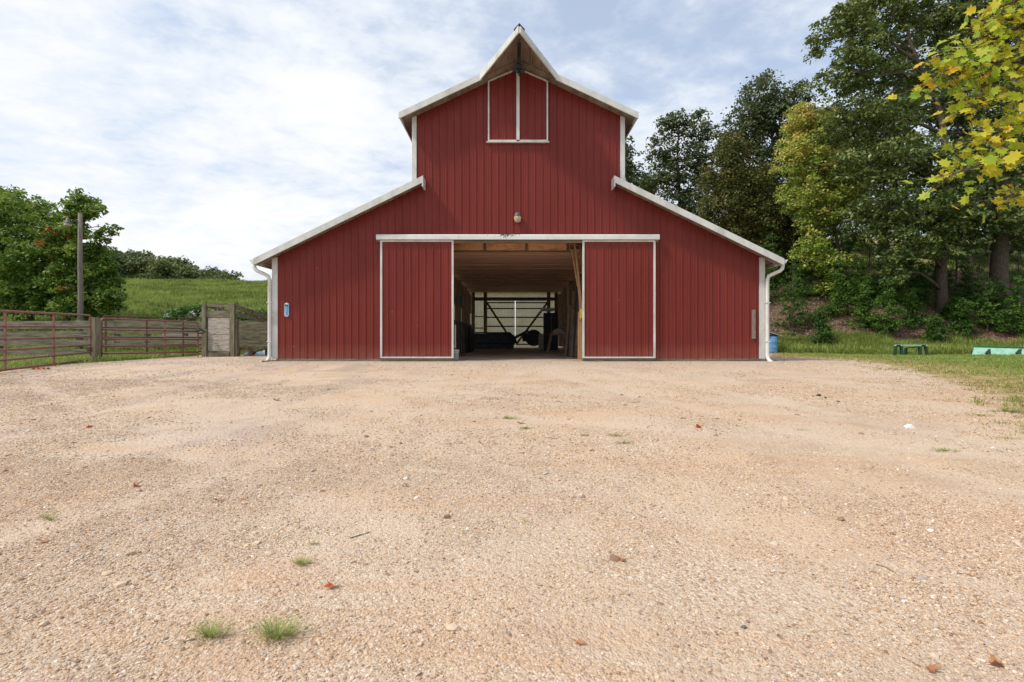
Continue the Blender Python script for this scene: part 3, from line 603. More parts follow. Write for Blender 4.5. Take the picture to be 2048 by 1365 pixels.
# rake boards
def rake(pts, w, name, mat, y, th=.04):
    """vertical board following pts (x, z_top) in the plane y, or with own y per point"""
    m = MB()
    for p, q in zip(pts, pts[1:]):
        p = Vector(p); q = Vector(q)
        n = Vector((0, th, 0))
        m.prism([p, q, q-Vector((0, 0, w)), p-Vector((0, 0, w))], n)
    return m.build(name, mat, barn)
for sgn in (-1, 1):
    X = lambda h: XC+sgn*h
    rake([(X(8.01), RY-.06, zL(8.01)-.012), (X(2.88), RY-.06, zL(2.88)-.012)], .20, "rake_board", M['white'], 0)
    m = MB(); m.box(min(X(2.88), X(2.92)), max(X(2.88), X(2.92)), RY-.058, -.025, zL(2.9)-.33, zL(2.9)-.014); m.build("rake_end_block", M['white'], barn)
    rake([(X(3.62), RY-.06, zU(3.62)-.012), (X(1.12), RY-.06, zU(1.12)-.012)], .19, "rake_board", M['white'], 0)
    # frieze strip where wall meets the soffit
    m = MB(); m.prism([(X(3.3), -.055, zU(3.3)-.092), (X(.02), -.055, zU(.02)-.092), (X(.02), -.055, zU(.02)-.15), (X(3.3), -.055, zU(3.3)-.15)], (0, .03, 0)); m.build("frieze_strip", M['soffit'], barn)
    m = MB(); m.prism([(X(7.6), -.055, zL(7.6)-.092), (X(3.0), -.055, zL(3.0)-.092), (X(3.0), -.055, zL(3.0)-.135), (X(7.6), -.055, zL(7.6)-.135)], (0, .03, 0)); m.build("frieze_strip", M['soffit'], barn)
    # hay hood: two sloping triangles running out to the tip
    TY = -1.93; T = Vector((XC, TY, 9.2)); A = Vector((X(1.14), RY-.03, zU(1.14))); Rr = Vector((XC, RY-.03, 9.2)); A0 = A; 
    dn = Vector((0, 0, -.035))
    m = MB(); m.add([T, A, Rr, T+dn, A+dn, Rr+dn], [(0, 1, 2), (3, 5, 4), (0, 3, 4, 1), (1, 4, 5, 2), (2, 5, 3, 0)]); hood = m.build("hay_hood_roof", M['roof'], barn)
    d2 = Vector((0, 0, -.045)); T2 = T+Vector((0, .06, 0)); m = MB()
    m.add([T2+d2, A+d2, Rr+d2, T2+d2*2, A+d2*2, Rr+d2*2], [(0, 1, 2), (3, 5, 4), (0, 3, 4, 1), (1, 4, 5, 2), (2, 5, 3, 0)])
    for q in (.33, .66):
        a = Vector((X(1.14*q), RY-.02, zU(1.14*q)-.11)); b = T2.lerp(A, q)+Vector((0, 0, -.11)); m.bar(a, b+Vector((0, .05, 0)), .045, .07)
    m.build("soffit", M['soffit'], hood)
    m = MB(); e = (A-T); off = Vector((-sgn*.0, -.0, 0)); nrm = Vector((sgn*(A.y-T.y)*-1, 0, 0))
    out = Vector((0, 0, 1)).cross(e).normalized(); 
    if out.y > 0: out = -out
    T_ = T+out*.0; m.prism([T+Vector((0, 0, -.012)), A+Vector((0, 0, -.012)), A+Vector((0, 0, -.20)), T+Vector((0, 0, -.20))], out*.04); m.build("hood_fascia", M['white'], barn)
    # corner boards
    x0, x1 = sorted((X(HW-.02), X(HW+.15))); m = MB(); m.box(x0, x1, -.035, .055, .03, zL(HW+.15)-.10); m.box(min(X(HW+.005), X(HW+.03)), max(X(HW+.005), X(HW+.03)), .06, .2, .03, zL(HW+.15)-.13); m.build("corner_board", M['white'], barn)
    x0, x1 = sorted((X(UW-.03), X(UW+.11))); m = MB(); m.box(x0, x1, -.035, .055, zL(UW+.11)+.003, zU(UW+.11)-.10); m.build("corner_board", M['white'], barn)
    # eave fascia and gutters
    x0, x1 = sorted((X(7.98), X(8.01))); m = MB(); m.box(x0, x1, RY-.018, BL+.2, zL(8.0)-.20, zL(8.0)-.04); m.build("eave_board", M['white'], barn)
    x0, x1 = sorted((X(3.575), X(3.61))); m = MB(); m.box(x0, x1, RY-.018, BL+.2, zU(3.6)-.19, zU(3.6)-.045); m.build("eave_board", M['white'], barn)
    m = MB(); gx = [X(8.015), X(8.13), X(8.165), X(8.15), X(8.12), X(8.10), X(8.015)]; gz = [0, 0, 0, -.02, -.05, -.11, -.12]
    zg = zL(8.02)-.035; poly = [(a, RY+.0, zg+b) for a, b in zip(gx, gz)]
    m.prism(poly, (0, BL+.1, 0)); gut = m.build("gutter", M['white_clean'], barn)
    # downspout
    gy = RY+.14; zt = zg-.12
    pts = [(X(8.07), gy, zt+.02), (X(8.07), gy, zt-.07), (X(8.05), gy, zt-.14), (X(7.98), gy, zt-.205), (X(7.80), gy+.07, zt-.29), (X(7.72), gy+.15, zt-.345), (X(7.695), gy+.19, zt-.44), (X(7.695), gy+.19, .16), (X(7.70), gy+.18, .06), (X(7.72), gy+.10, -.03), (X(7.735), gy-.02, -.075)]
    m = MB(); m.tube(pts, .056, 12); ds = m.build("downspout", M['white_clean'], barn, smooth=True)
    for zz in (.55, 1.75): MB().box(min(X(7.625), X(7.765)), max(X(7.625), X(7.765)), gy+.13, gy+.25, zz, zz+.025).build("strap", M['white'], ds)
    # rafter end seen in the eave opening
    for yy in (RY+.1, 1.2, 3.0, 4.8, 6.6): MB().bar((X(7.5), yy, zL(7.5)-.17), (X(7.95), yy, zL(7.95)-.16), .045, .14).build("rafter_tail", M['soffit'], barn)
# tar cap at the hood tip
m = MB(); T = Vector((XC, -1.95, 9.215))
for sgn in (-1, 1):
    m.add([T+Vector((0, -.03, .03)), T+Vector((sgn*.15, .12, -.045)), T+Vector((sgn*.12, .5, -.035)), T+Vector((0, .5, .03)), T+Vector((0, -.03, -.005)), T+Vector((sgn*.15, .12, -.08))], [(0, 1, 2, 3), (0, 4, 5, 1), (1, 5, 2)])
m.build("ridge_cap", M['dark_iron'], barn)
# hay trolley track and trolley
m = MB(); m.box(XC-.02, XC+.02, -1.75, -.1, 8.86, 8.93); m.box(XC-.05, XC+.05, -1.75, -.1, 8.845, 8.86); rail = m.build("trolley_rail", M['dark_iron'], barn)
tr = empty("hay_trolley", (XC, -1.0, 8.6), "black iron hay trolley hanging under the gable peak", "hay trolley")
m = MB(); m.box(XC-.05, XC+.05, -1.15, -.85, 8.62, 8.84); m.box(XC-.10, XC+.10, -1.06, -.94, 8.50, 8.63); m.tube([(XC, -1, 8.52), (XC-.02, -1, 8.40), (XC+.02, -1, 8.30)], .022, 8); m.build("frame", M['dark_iron'], tr, bevel=.01)
for sx, zz in ((-.13, 8.46), (.12, 8.42), (0, 8.70)):
    m = MB(); m.tube([(XC+sx, -1.04, zz), (XC+sx, -.96, zz)], .062, 14); m.build("pulley_wheel", M['dark_iron'], tr)
m = MB(); m.tube([(XC-.01, -1.2, 9.0), (XC-.01, -1.2, 8.9), (XC+.01, -1.2, 8.72)], .02, 8); m.tube([(XC-.05, -1.2, 9.02), (XC+.05, -1.2, 9.02)], .014, 6); m.build("hook", M['dark_iron'], tr)
# hay doors
for sgn in (-1, 1):
    X = lambda h: XC-.015+sgn*h
    zt = lambda x: 9.02-.43*abs(x-(XC-.015))
    a, b = sorted((X(.035), X(.90))); pan = ribs(a, b, lambda x: 6.80, lambda x: zt(x)-.02, -.055, "hay_door", M['red'], barn)
    m = MB(); y0, y1 = -.088, -.03
    m.box(min(X(.885), X(.93)), max(X(.885), X(.93)), y0, y1, 6.75, zt(X(.93)))
    m.box(min(X(.0), X(.048)), max(X(.0), X(.048)), y0-.012, y1, 6.79, 8.985)
    m.box(min(X(.048), X(.885)), max(X(.048), X(.885)), y0, y1, 6.75, 6.795)
    m.prism([(X(.885), y0, zt(X(.885))), (X(.049), y0, zt(X(.049))), (X(.049), y0, zt(X(.049))-.045), (X(.885), y0, zt(X(.885))-.045)], (0, y1-y0, 0))
    m.build("door_trim", M['white'], pan)
m = MB(); m.box(XC-.99, XC+.95, -.10, -.02, 6.715, 6.745); m.build("hay_door_sill", M['white'], barn)
# door track cover
m = MB(); a, b = -4.17, 4.53; m.prism([(a, -.20, 3.70), (a, -.20, 3.82), (a, -.17, 3.855), (a, -.025, 3.875), (a, -.025, 3.72), (a, -.185, 3.69)], (b-a, 0, 0)); trk = m.build("door_track_cover", M['white_clean'], barn)
for xx in (-4.12, 4.46): MB().box(xx-.05, xx+.05, -.15, -.03, 3.64, 3.70).build("track_bracket", M['soffit'], trk)
m = MB(); m.box(-1.80, 2.17, -.14, -.06, 3.60, 3.685); m.build("door_header", M['beam'], barn)
# mud dauber dirt on the track cover
m = MB(); r_ = random.Random(5)
for i in range(170):
    x = r_.gauss(-.14, .17); s_ = r_.uniform(.006, .022)*(1.2 if abs(x+.2) < .15 else .8); z = 3.875-abs(r_.gauss(0, .05)); y = -.028-(.145 if z < 3.855 else .12) - (.02 if z < 3.83 else 0)
    if z > 3.87: y = -.05
    m.add([(x-s_, y, z), (x, y-.008, z-s_), (x+s_, y, z), (x, y-.008, z+s_), (x, y-.012, z)], [(0, 1, 4), (1, 2, 4), (2, 3, 4), (3, 0, 4)])
tag(m.build("nest_dirt", M['dark_iron'], trk), kind='stuff')
# sliding doors
def sliding(x0, x1, label_):
    z0, z1 = .05, 3.685; y = -.105
    d = ribs(x0+.03, x1-.03, lambda x: z0+.03, lambda x: z1-.03, y, "sliding_door", M['red'], barn, phase=.045)
    if label_: d['label'] = label_
    m = MB(); a, b = y-.032, y+.03
    m.box(x0, x0+.06, a, b, z0, z1); m.box(x1-.06, x1, a, b, z0, z1); m.box(x0+.06, x1-.06, a, b, z0, z0+.045); m.box(x0+.06, x1-.06, a, b, z1-.05, z1); m.build("door_trim", M['white'], d)
    m = MB(); m.box(x0+.01, x1-.01, -.095, -.03, -.035, z0-.003); m.build("bottom_board", M['skirt'], d)
sliding(-4.06, -1.80, "left sliding barn door"); sliding(2.17, 4.42, "right sliding barn door")
# ---------------- interior
CZ = 3.56
fl = MB(); fl.box(XC-HW+.06, XC+HW-.06, .01, BL-.05, -.2, -.035); fl.build("floor", M['concrete'], barn)
m = MB(); y = 1.12; k = 0; r_ = random.Random(3)
while y < BL-.1:
    w = .42; m.box(-3.2, 3.3, y, y+w-.09, CZ+(r_.uniform(0, .02)), CZ+.053); y += w
m.build("loft_floor_boards", M['ceil'], barn)
m = MB(); m.box(-3.2, 3.3, 1.1, BL-.1, CZ+.055, CZ+.08); m.build("loft_deck", M['oldwood'], barn)
ob = MB(); ob.box(-3.2, 1.93, 1.06, 1.10, CZ-.0, CZ+.40); osb = ob.build("strand_board_beam", M['osb'], barn)
for xx in (-2.05, -.9, .48, 1.85): MB().box(xx-.045, xx+.045, 1.02, 1.058, CZ, CZ+.4).build("joist_end", M['beam'], osb)
MB().box(-3.2, 1.93, 1.03, 1.059, CZ-.06, CZ-.002).build("ledger", M['beam'], osb)
# loft joists right of the stair opening
for i in range(7): MB().box(1.95, 7.3, 1.0+i*.65, 1.05+i*.65, CZ+.10, CZ+.30).build("loft_joist", M['oldwood'], barn)
# partitions of the aisle: board walls with gaps
for sgn, xw in ((-1, -2.62), (1, 2.95)):
    m = MB(); y = 3.4 if sgn < 0 else 5.6
    while y < BL-.4:
        w = r_.uniform(.14, .20); top = CZ-.05-r_.uniform(0, .25); bot = 1.25 if sgn < 0 else .1
        if r_.random() < .16: bot += .9
        if r_.random() < .12: y += w; continue
        m.box(xw, xw+.025, y, y+w, bot, top); y += w+r_.uniform(.03, .12)
    m.box(xw+.03, xw+.08, 3.4, BL-.4, 1.3, 1.44) if sgn < 0 else m.box(xw-.06, xw-.005, 5.6, BL-.4, 1.3, 1.44)
    m.build("stall_partition", M['stallwood'], barn)
    for yy in (3.3, 6.9, 10.5, 14.0): MB().box(xw-.09+(-.11 if sgn < 0 else .14), xw+.09+(-.11 if sgn < 0 else .14), yy-.09, yy+.09, -.05, CZ-.01).build("aisle_post", M['beam'], barn)
# doorway post at the right
m = MB(); m.box(2.14, 2.27, .62, .76, -.05, 1.52); m.box(2.27, 2.40, .62, .76, -.05, 3.5); m.build("door_post", M['pine'], barn)
# back wall
yb = BL
for args in ((XC-HW, -1.72, .0, 3.0), (2.38, XC+HW, .0, 3.0)):
    ribs(args[0], args[1], lambda x: -.05, lambda x: min(wall_top(x), 20), yb, "rear_wall", M['rear'], barn, face=-1)
ribs(-1.72, 2.38, lambda x: 3.05, lambda x: wall_top(x), yb, "rear_wall", M['rear'], barn, face=-1)
for a, b in ((-1.66, .185), (.232, 2.32)):
    dr = ribs(a, b, lambda x: -.02, lambda x: 3.12, yb+.06, "rear_door", M['rear'], barn)
    m = MB()
    for zz in (.18, .75, 1.35, 1.93, 2.5, 2.88): m.box(a, b, yb-.02, yb+.02, zz-.04, zz+.04)
    lo = .30 if a < 0 else .37; hi = a+.06 if a < 0 else b-.06
    inner = b-.05 if a < 0 else a+.05
    m.bar((hi, yb-.045, 2.84), (inner, yb-.045, .2), .13, .035, up=(0, 1, 0)) 
    m.build("door_brace", M['beam'], dr)
m = MB()
m.box(-2.6, 2.9, yb-.12, yb-.04, 3.0, 3.22)
for xx in (-1.72, 2.36, -2.5, 2.85): m.box(xx-.11, xx+.11, yb-.16, yb-.05, -.05, CZ-.02)
for zz in (.45, 1.2, 1.95): m.box(-2.4, -1.85, yb-.08, yb-.04, zz, zz+.07)
m.build("rear_frame", M['oldwood'], barn)
m = MB(); m.box(XC-HW, XC+HW, BL+.20, BL+.24, -.3, -.1); m.build("rear_sill", M['skirt'], barn)

# ------------------------------------------------------------------ things on and in the barn
lp = empty("barn_light", (.17, -.05, 4.40), "grey and yellowed barn lamp above the door track", "lamp")
m = MB(); m.lathe((.17, -.12, 4.405), [(.095, 0), (.098, .03), (.085, .09), (.055, .125), (.03, .135)], 20); m.box(.12, .22, -.07, -.015, 4.42, 4.50); m.build("lamp_housing", M['lampgrey'], lp, smooth=False)
m = MB(); m.lathe((.17, -.12, 4.25), [(.05, -.015), (.085, .0), (.098, .05), (.112, .11), (.118, .135), (.112, .15)], 20); m.build("lamp_glass", M['glaze'], lp, smooth=True)
m = MB(); m.lathe((.17, -.20, 4.46), [(.018, 0), (.022, .02), (.012, .035)], 10); m.build("sensor", M['dark_iron'], lp)
th = empty("thermometer", (-7.0, -.04, 1.55), "long rounded pale blue thermometer plate on the left barn wall", "thermometer")
def pill(xc, zc, w, h, y0, y1, n=10):
    pts = []
    r = w/2
    for k in range(n+1): a = math.pi*k/n; pts.append((xc+r*math.cos(a), y0, zc+h/2-r*.8+r*.8*math.sin(a)))
    for k in range(n+1): a = math.pi+math.pi*k/n; pts.append((xc+r*math.cos(a), y0, zc-h/2+r*.8+r*.8*math.sin(a)))
    return pts
tx, tz = P(573.5, 620, 15.87).x, P(573, 620, 15.87).z
MB().prism(pill(tx, tz, .14, .44, -.045, 0), (0, .03, 0)).build("plate", pm("pale_blue_enamel", (.26, .42, .62), (.16, .36, .50), 12, .35, .5, dirt=(.6, .66, .74), dscale=8, damt=.7), th)
MB().prism(pill(tx, tz+.005, .05, .30, -.055, 0), (0, .01, 0)).build("scale_window", pm("blue_scale", (.10, .25, .40), (.2, .4, .6), 30, .3, .5), th)
m = MB(); m.box(tx-.045, tx-.008, -.060, -.05, tz+.11, tz+.155); m.box(tx+.008, tx+.04, -.060, -.05, tz+.11, tz+.15); m.build("mark", pm("navy_mark", (.01, .03, .12), None), th)
MB().prism([(tx-.055, -.05, tz+.165), (tx+.055, -.05, tz+.165), (tx+.045, -.05, tz+.195), (tx, -.05, tz+.21), (tx-.045, -.05, tz+.195)], (0, .006, 0)).build("cap", M['white_clean'], th)
b = P(1507, 649, 15.87); bd = MB().box(b.x-.055, b.x+.055, -.06, -.02, b.z-.45, b.z+.45).build("wooden_board", pm("silver_grey_board", (.30, .235, .20), (.18, .13, .11), 14, .85, .2, .5, 50, (4, 4, .4)), None, bevel=.004)
tag(bd, "short upright grey board fixed to the right barn wall", "board")
# leaning ladder of pale timber
ld = empty("leaning_ladder", (2.3, 1.4, -.035), "pale wooden stair ladder leaning at the right of the doorway", "ladder")
A1 = P(1148, 478, 16.75); B1 = P(1168, 655, 16.3); A2 = P(1158, 478, 16.95); B2 = P(1182, 655, 16.5)
for a, b in ((A1, B1), (A2, B2)):
    MB().bar(a, b, .045, .10).build("rail", M['pine'], ld)
for k in range(9):
    q = .06+k*.108; MB().bar(A1.lerp(B1, q), A2.lerp(B2, q+.02), .09, .03).build("rung", M['pine'], ld)
MB().bar(P(1144, 502, 16.9), P(1156, 575, 16.5), .03, .05).build("loose_batten", M['pine'], ld)
MB().bar(P(1156, 560, 16.6), P(1161, 640, 16.45), .04, .07).build("loose_batten", M['pine'], ld)
m = MB(); q = P(1163, 627, 16.2); m.box(q.x-.05, q.x+.06, q.y-.01, q.y+.0, q.z-.14, q.z+.14); sg = m.build("yellow_sign", M['yellow'], None); tag(sg, "small yellow sign beside the right doorway post", "sign")
# white bucket
bk = empty("bucket", (-1.83, .45, -.035), "white plastic bucket behind the left sliding door", "bucket")
bx, by = P(911, 700, 16.3).x-.03, .4
MB().lathe((bx, by, -.03), [(.12, 0), (.13, .02), (.148, .30), (.155, .30), (.155, .33), (.146, .33), (.13, .06)], 24).build("body", M['bucket'], bk, smooth=True)
for zz in (.20, .25): MB().lathe((bx, by, zz), [(.147, 0), (.153, .004), (.153, .012), (.147, .016)], 24).build("ring", M['bucket'], bk)
# teal hose coil on the left partition
hc = empty("hose_coil", (-2.5, 5.6, 2.25), "small teal hose coil hanging on the left stall boards", "hose")
m = MB(); pc = P(920, 602, 23.2); 
for q in range(3):
    pts = [(pc.x+.02*q, pc.y+(.19-.03*q)*math.cos(t), pc.z+(.22-.03*q)*math.sin(t)) for t in np.linspace(0, 6.2, 20)]; m.tube(pts, .022, 6)
m.build("coil", M['teal'], hc, smooth=True)
# feed bunk / stacked gates on the left
fb = empty("stacked_panels", (-2.2, 3.5, -.035), "dark metal panels leaning along the left wall inside", "stacked panels")
for k in range(4):
    a = P(912+k*9, 705, 20+k*1.4); x0 = a.x
    m = MB(); m.box(x0, x0+.03, a.y, a.y+2.6, -.03, 1.32-.04*k); m.build("panel", M['black'], fb)
for k in range(7): MB().box(-2.32+k*.09, -2.29+k*.09, 2.9, 2.93, -.03, 1.1+.06*(k % 3)).build("upright_bar", M['rustbrown'], fb)
# rotary mower: low dark deck with tail wheel
rm = empty("rotary_mower", (-1, 14, -.035), "low black mower deck standing across the rear doors", "mower")
y = 13.2
MB().prism([(-2.5, y, .30), (-2.5, y, .95), (-.1, y, .95), (.22, y, .62), (.30, y, .30)], (0, 1.4, 0)).build("deck", M['black'], rm, bevel=.03)
MB().box(-2.35, .1, y+.1, y+1.3, .0, .30).build("blade_skirt", M['black'], rm)
MB().bar((.15, y+.5, .62), (.95, y+.5, 1.05), .16, .14).build("hitch_beam", M['black'], rm)
MB().tube([(1.25, y+.38, .62), (1.25, y+.66, .62)], .48, 22).build("wheel", M['black'], rm, bevel=.04)
MB().box(.6, 1.5, y+.3, y+.8, .42, .9).build("gearbox", M['black'], rm, bevel=.04)
MB().box(-2.2, -1.5, y-.02, y, .86, .89).build("reflector_strip", M['bucket'], rm)
# tall cabinet with junk at the right rear
cb_ = empty("tool_cabinet", (2.2, 10, -.035), "tall dark cabinet with cloth on top at the right rear", "cabinet")
q = P(1105, 650, 27.0)
MB().box(q.x-.45, q.x+.30, q.y, q.y+.6, -.03, 1.95).build("body", M['black'], cb_, bevel=.02)
MB().box(q.x-.55, q.x+.10, q.y-.05, q.y+.5, 2.05, 2.22).build("top_box", M['bucket'], cb_, bevel=.04)
MB().box(q.x-.08, q.x-.03, q.y-.04, q.y-.002, .5, 1.8).build("door_handle", M['lampgrey'], cb_)
MB().box(q.x-.72, q.x-.46, q.y+.1, q.y+.5, .0, .85).build("side_box", M['palewood'], cb_)
# trestle with rags
ts = empty("trestle", (2.0, 6.5, -.035), "wooden trestle piled with grey rags by the right stalls", "trestle")
q = P(1115, 700, 22.4); x0, x1, yq = q.x-.36, q.x+.36, q.y
for (xa, xb, dy) in ((x0+.08, x0-.08, -.25), (x0+.08, x0-.08, .25), (x1-.08, x1+.08, -.25), (x1-.08, x1+.08, .25)):
    MB().bar((xa, yq, .80), (xb, yq+dy, -.03), .09, .045).build("leg", M['oldwood'], ts)
MB().box(x0, x1, yq-.08, yq+.08, .76, .84).build("top_beam", M['oldwood'], ts)
rg = MB().box(-.3, .3, -.14, .14, 0, .1).build("grey_rags", pm("grey_rag", (.34, .33, .30), (.16, .16, .15), 18, .95), None)
rg.location = (q.x+.02, yq, .845)
bmx = bmesh.new(); bmesh.ops.create_icosphere(bmx, subdivisions=3, radius=1)
r_ = random.Random(8)
for v in bmx.verts:
    k = 1+.35*float(vnoise(v.co.x*3, v.co.y*3+v.co.z*2, .8, 5)); v.co = Vector((v.co.x*.27*k, v.co.y*.15*k, max(v.co.z, -.0)*.20*k+.0))
bmx.to_mesh(rg.data); bmx.free(); tag(rg, "crumpled grey rags piled on top of the trestle", "rags")
# junk silhouettes against the right stalls: individual boards leaning
for k in range(6):
    q = P(1132+k*4, 690, 19.5-k*.35); h = (1.9, 1.4, 2.4, 1.2, 2.7, 1.7)[k]
    o = MB().bar((q.x, q.y, -.03), (q.x+.14, q.y+.05, h), .10+.03*(k % 2), .03).build("leaning_plank", (M['oldwood'], M['black'], M['beam'])[k % 3])
    tag(o, ["shortish brown plank leaning on the right stall wall", "dark plank third from the right door post", "tall brown plank leaning beside the trestle", "shortest dark plank near the right door post", "tallest plank leaning just inside the right door post", "mid height plank beside the tallest leaning plank"][k], "plank", "planks leaning inside the barn")
# ------------------------------------------------------------------ gates
def pipe_gate(name, p0, p1, zb0, zb1, zt0, zt1, nr, vert, rad, mat, label, nocorner=False, group="pipe gates of the corral"):
    """horizontal rails between p0 and p1 (x,y); bottoms and tops at both ends; vert = fractions of uprights"""
    g = empty(name, (p0[0], p0[1], min(zb0, zb1)-.08), label, "gate", group)
    L = lambda q, w: Vector((p0[0]+(p1[0]-p0[0])*q, p0[1]+(p1[1]-p0[1])*q, (zb0+(zb1-zb0)*q)*(1-w)+(zt0+(zt1-zt0)*q)*w))
    ln = math.hypot(p1[0]-p0[0], p1[1]-p0[1]); c = .10/ln; ch = .10/1.25
    def arc(q0, sq): return [L(q0+sq*c*(1-math.cos(a)), 1-ch*(1-math.sin(a))) for a in np.linspace(0, math.pi/2, 6)]
    pts = [L(0, 0)]+[L(0, .5)]+arc(0, 1)+list(reversed(arc(1, -1)))+[L(1, .5), L(1, 0)]
    m = MB(); m.tube(pts+[L(.5, 0)]+[L(0, 0)], rad, 8); m.build("outer_frame", mat, g, smooth=True)
    for k in range(1, nr-1):
        w = [0, .14, .285, .43, .60, .80, 1][k] if nr == 7 else [0, .165, .335, .52, .74, 1][k]
        mm = MB(); mm.tube([L(0, w), L(1, w)], rad*.9, 8); mm.build("rail", mat, g, smooth=True)
    for q in vert:
        m = MB(); m.bar(L(q, 0)+Vector((0, -.0, 0)), L(q, 1), .055, .018, up=(0, 1, 0)); m.build("upright", mat, g)
    return g, L
g1, L1 = pipe_gate("farm_gate", (-11.45, -6.3), (-12.72, -.45), -.13, .02, 1.30, 1.355, 6, (.10, .43, .72), .030, M['rustred'], "long red pipe gate swung towards the camera by the grass")
m = MB(); m.box(-12.80, -12.70, -.50, -.40, .25, .40); m.build("latch", M['rustbrown'], g1)
g2, L2 = pipe_gate("farm_gate", (-12.98, .28), (-11.72, 3.2), -.04, -.10, 1.29, 1.245, 6, (.62,), .030, M['rustred'], "red pipe gate closed between the grey post and the wooden chute")
q = L2(1, .72); m = MB(); m.tube([q+Vector((.0, -.03, .05)), q+Vector((.12, .02, .10)), q+Vector((.24, .05, .02)), q+Vector((.15, 0, -.04)), q+Vector((.02, -.04, -.02))], .028, 8); m.build("chain", M['dark_iron'], g2, smooth=True)
g3, L3 = pipe_gate("farm_gate", (-14.1, 1.7), (-11.6, 4.2), -.10, -.12, 1.42, 1.40, 6, (.03, .36, .68), .022, M['rustbrown'], "dark rusty pipe gate standing behind the red gate")
# ------------------------------------------------------------------ board fences
def board_fence(p0, p1, n, ztop, boards, label, posts, mat=None, name="board_fence", pw=.16, side=-1):
    f = empty(name, (p0[0], p0[1], gh(*p0)-.05), label, "fence", "weathered board fences of the corral")
    r_ = random.Random(label); a = Vector((p0[0], p0[1], 0)); b = Vector((p1[0], p1[1], 0)); d = (b-a); nn = Vector((d.y, -d.x, 0)).normalized()*side
    for q in posts:
        p = a.lerp(b, q); z0 = gh(p.x, p.y)-.2
        MB().bar((p.x, p.y, z0), (p.x, p.y, ztop+r_.uniform(-.02, .05)), pw, pw).build("post", M['graywood_v'], f, bevel=.008)
    k = 0
    for (z0, z1) in boards:
        segs = sorted(set([0]+[q for q in posts if 0 < q < 1][::2]+[1]))
        for s0, s1 in zip(segs, segs[1:]):
            p = a.lerp(b, s0+.001)-nn*(pw/2+.022); q = a.lerp(b, s1-.001)-nn*(pw/2+.022); dz = r_.uniform(-.015, .015)
            p.z = (z0+z1)/2+dz; q.z = (z0+z1)/2-dz*.5; o = MB().bar(p, q, .035, (z1-z0)).build("board", mat or M['graywood'], f)
    return f
board_fence((-24, 2.0), (-14.35, 2.0), 5, 1.30, [(.98, 1.26), (.66, .90), (.38, .60), (.06, .28)], "grey green board fence with gaps behind the long red gate", (.0, .21, .42, .63, .92))
board_fence((-18.0, 5.4), (-11.7, 5.4), 4, 1.36, [(1.10, 1.36), (.82, 1.06), (.50, .74), (.24, .47)], "weathered board fence seen through the closed gate", (.0, .25, .45, .70, 1.0))
f_ = board_fence((-11.34, 5.2), (-8.3, 5.2), 3, 1.38, [(1.11, 1.36), (.86, 1.085), (.61, .84), (.37, .59), (.13, .35), (-.10, .11)], "tight grey board wall between the chute and the barn", (.0, .75, 1.0))
gp = MB().bar((-12.86, -.12, -.3), (-12.86, -.12, 1.30), .21, .21).build("gate_post", M['graywood_v'], None, bevel=.015); tag(gp, "thick grey wooden post between the two red gates", "post")
# pale trough behind the second gate
tq = P(375, 664, 23.5); t_ = empty("stock_tank", (tq.x, tq.y, gh(tq.x, tq.y)), "low pinkish grey stock tank glimpsed behind the closed gate", "tank")
MB().prism([(tq.x-1.1, tq.y, tq.z-.75), (tq.x+1.1, tq.y, tq.z-.75), (tq.x+1.2, tq.y, tq.z+.12), (tq.x-1.2, tq.y, tq.z+.12)], (0, .8, 0)).build("body", pm("pinkish_grey_panel", (.40, .31, .27), (.30, .24, .21), 4, .6), t_)
MB().box(tq.x-1.22, tq.x+1.22, tq.y-.03, tq.y+.0-.002, tq.z+.09, tq.z+.14).build("rim", M['lampgrey'], t_)
# ------------------------------------------------------------------ loading chute
D = 19.4; s = D/1024
ch = empty("loading_chute", (P(438, 720, D).x, D-15.9, -.06), "weathered wooden loading chute with pale boarded front", "chute")
def px(a): return (a-1024)*s
def pz(a): return .74+(672-a)*s
yc = D-15.9
for a, b, top in ((405.5, 413.5, 607), (461, 470.5, 607)): MB().box(px(a), px(b), yc-.08, yc+.08, -.25, pz(top)).build("post", M['graywood_v'], ch, bevel=.01)
MB().box(px(408), px(417), yc-.13, yc-.085, -.2, pz(659)).build("hinge_post", M['graywood_v'], ch)
MB().box(px(471), px(475), yc-.02, yc+.12, -.2, pz(640)).build("side_post", M['graywood_v'], ch)
zs_ = [636.5, 647, 659, 670, 681, 692, 703]
for k in range(6):
    MB().box(px(418), px(460), yc-.05+.004*(k % 2), yc-.01, pz(zs_[k+1])+.012, pz(zs_[k])).build("front_board", M['palewood'], ch)
MB().box(px(416), px(460.5), yc-.10, yc-.045, -.12, pz(703.5)).build("bottom_board", M['graywood'], ch)
MB().box(px(413.6), px(460.8), yc-.04, yc+.02, pz(614), pz(608)).build("top_board", M['graywood'], ch)
MB().box(px(414), px(459), yc-.03, yc+.02, pz(635.5), pz(622)).build("top_board", M['graywood'], ch)
for a in (432, 442.5): MB().box(px(a), px(a+3.5), yc+.03, yc+.09, pz(623), pz(609)).build("cleat", M['graywood_v'], ch)
# sloping side rails run back and down towards the barn
MB().bar((px(471), yc+.05, pz(614)), (px(516), yc+2.2, 1.30), .05, .17).build("sloping_rail", M['graywood'], ch)
MB().bar((px(471), yc+.05, pz(629)), (px(496), yc+1.3, 1.34), .05, .15).build("sloping_rail", M['graywood'], ch)
MB().bar((px(413), yc+.1, pz(612)), (px(434), yc+1.2, pz(626)), .05, .12).build("sloping_rail", M['graywood'], ch)
MB().bar((px(413), yc+.1, pz(628)), (px(428), yc+1.0, pz(640)), .05, .12).build("sloping_rail", M['graywood'], ch)
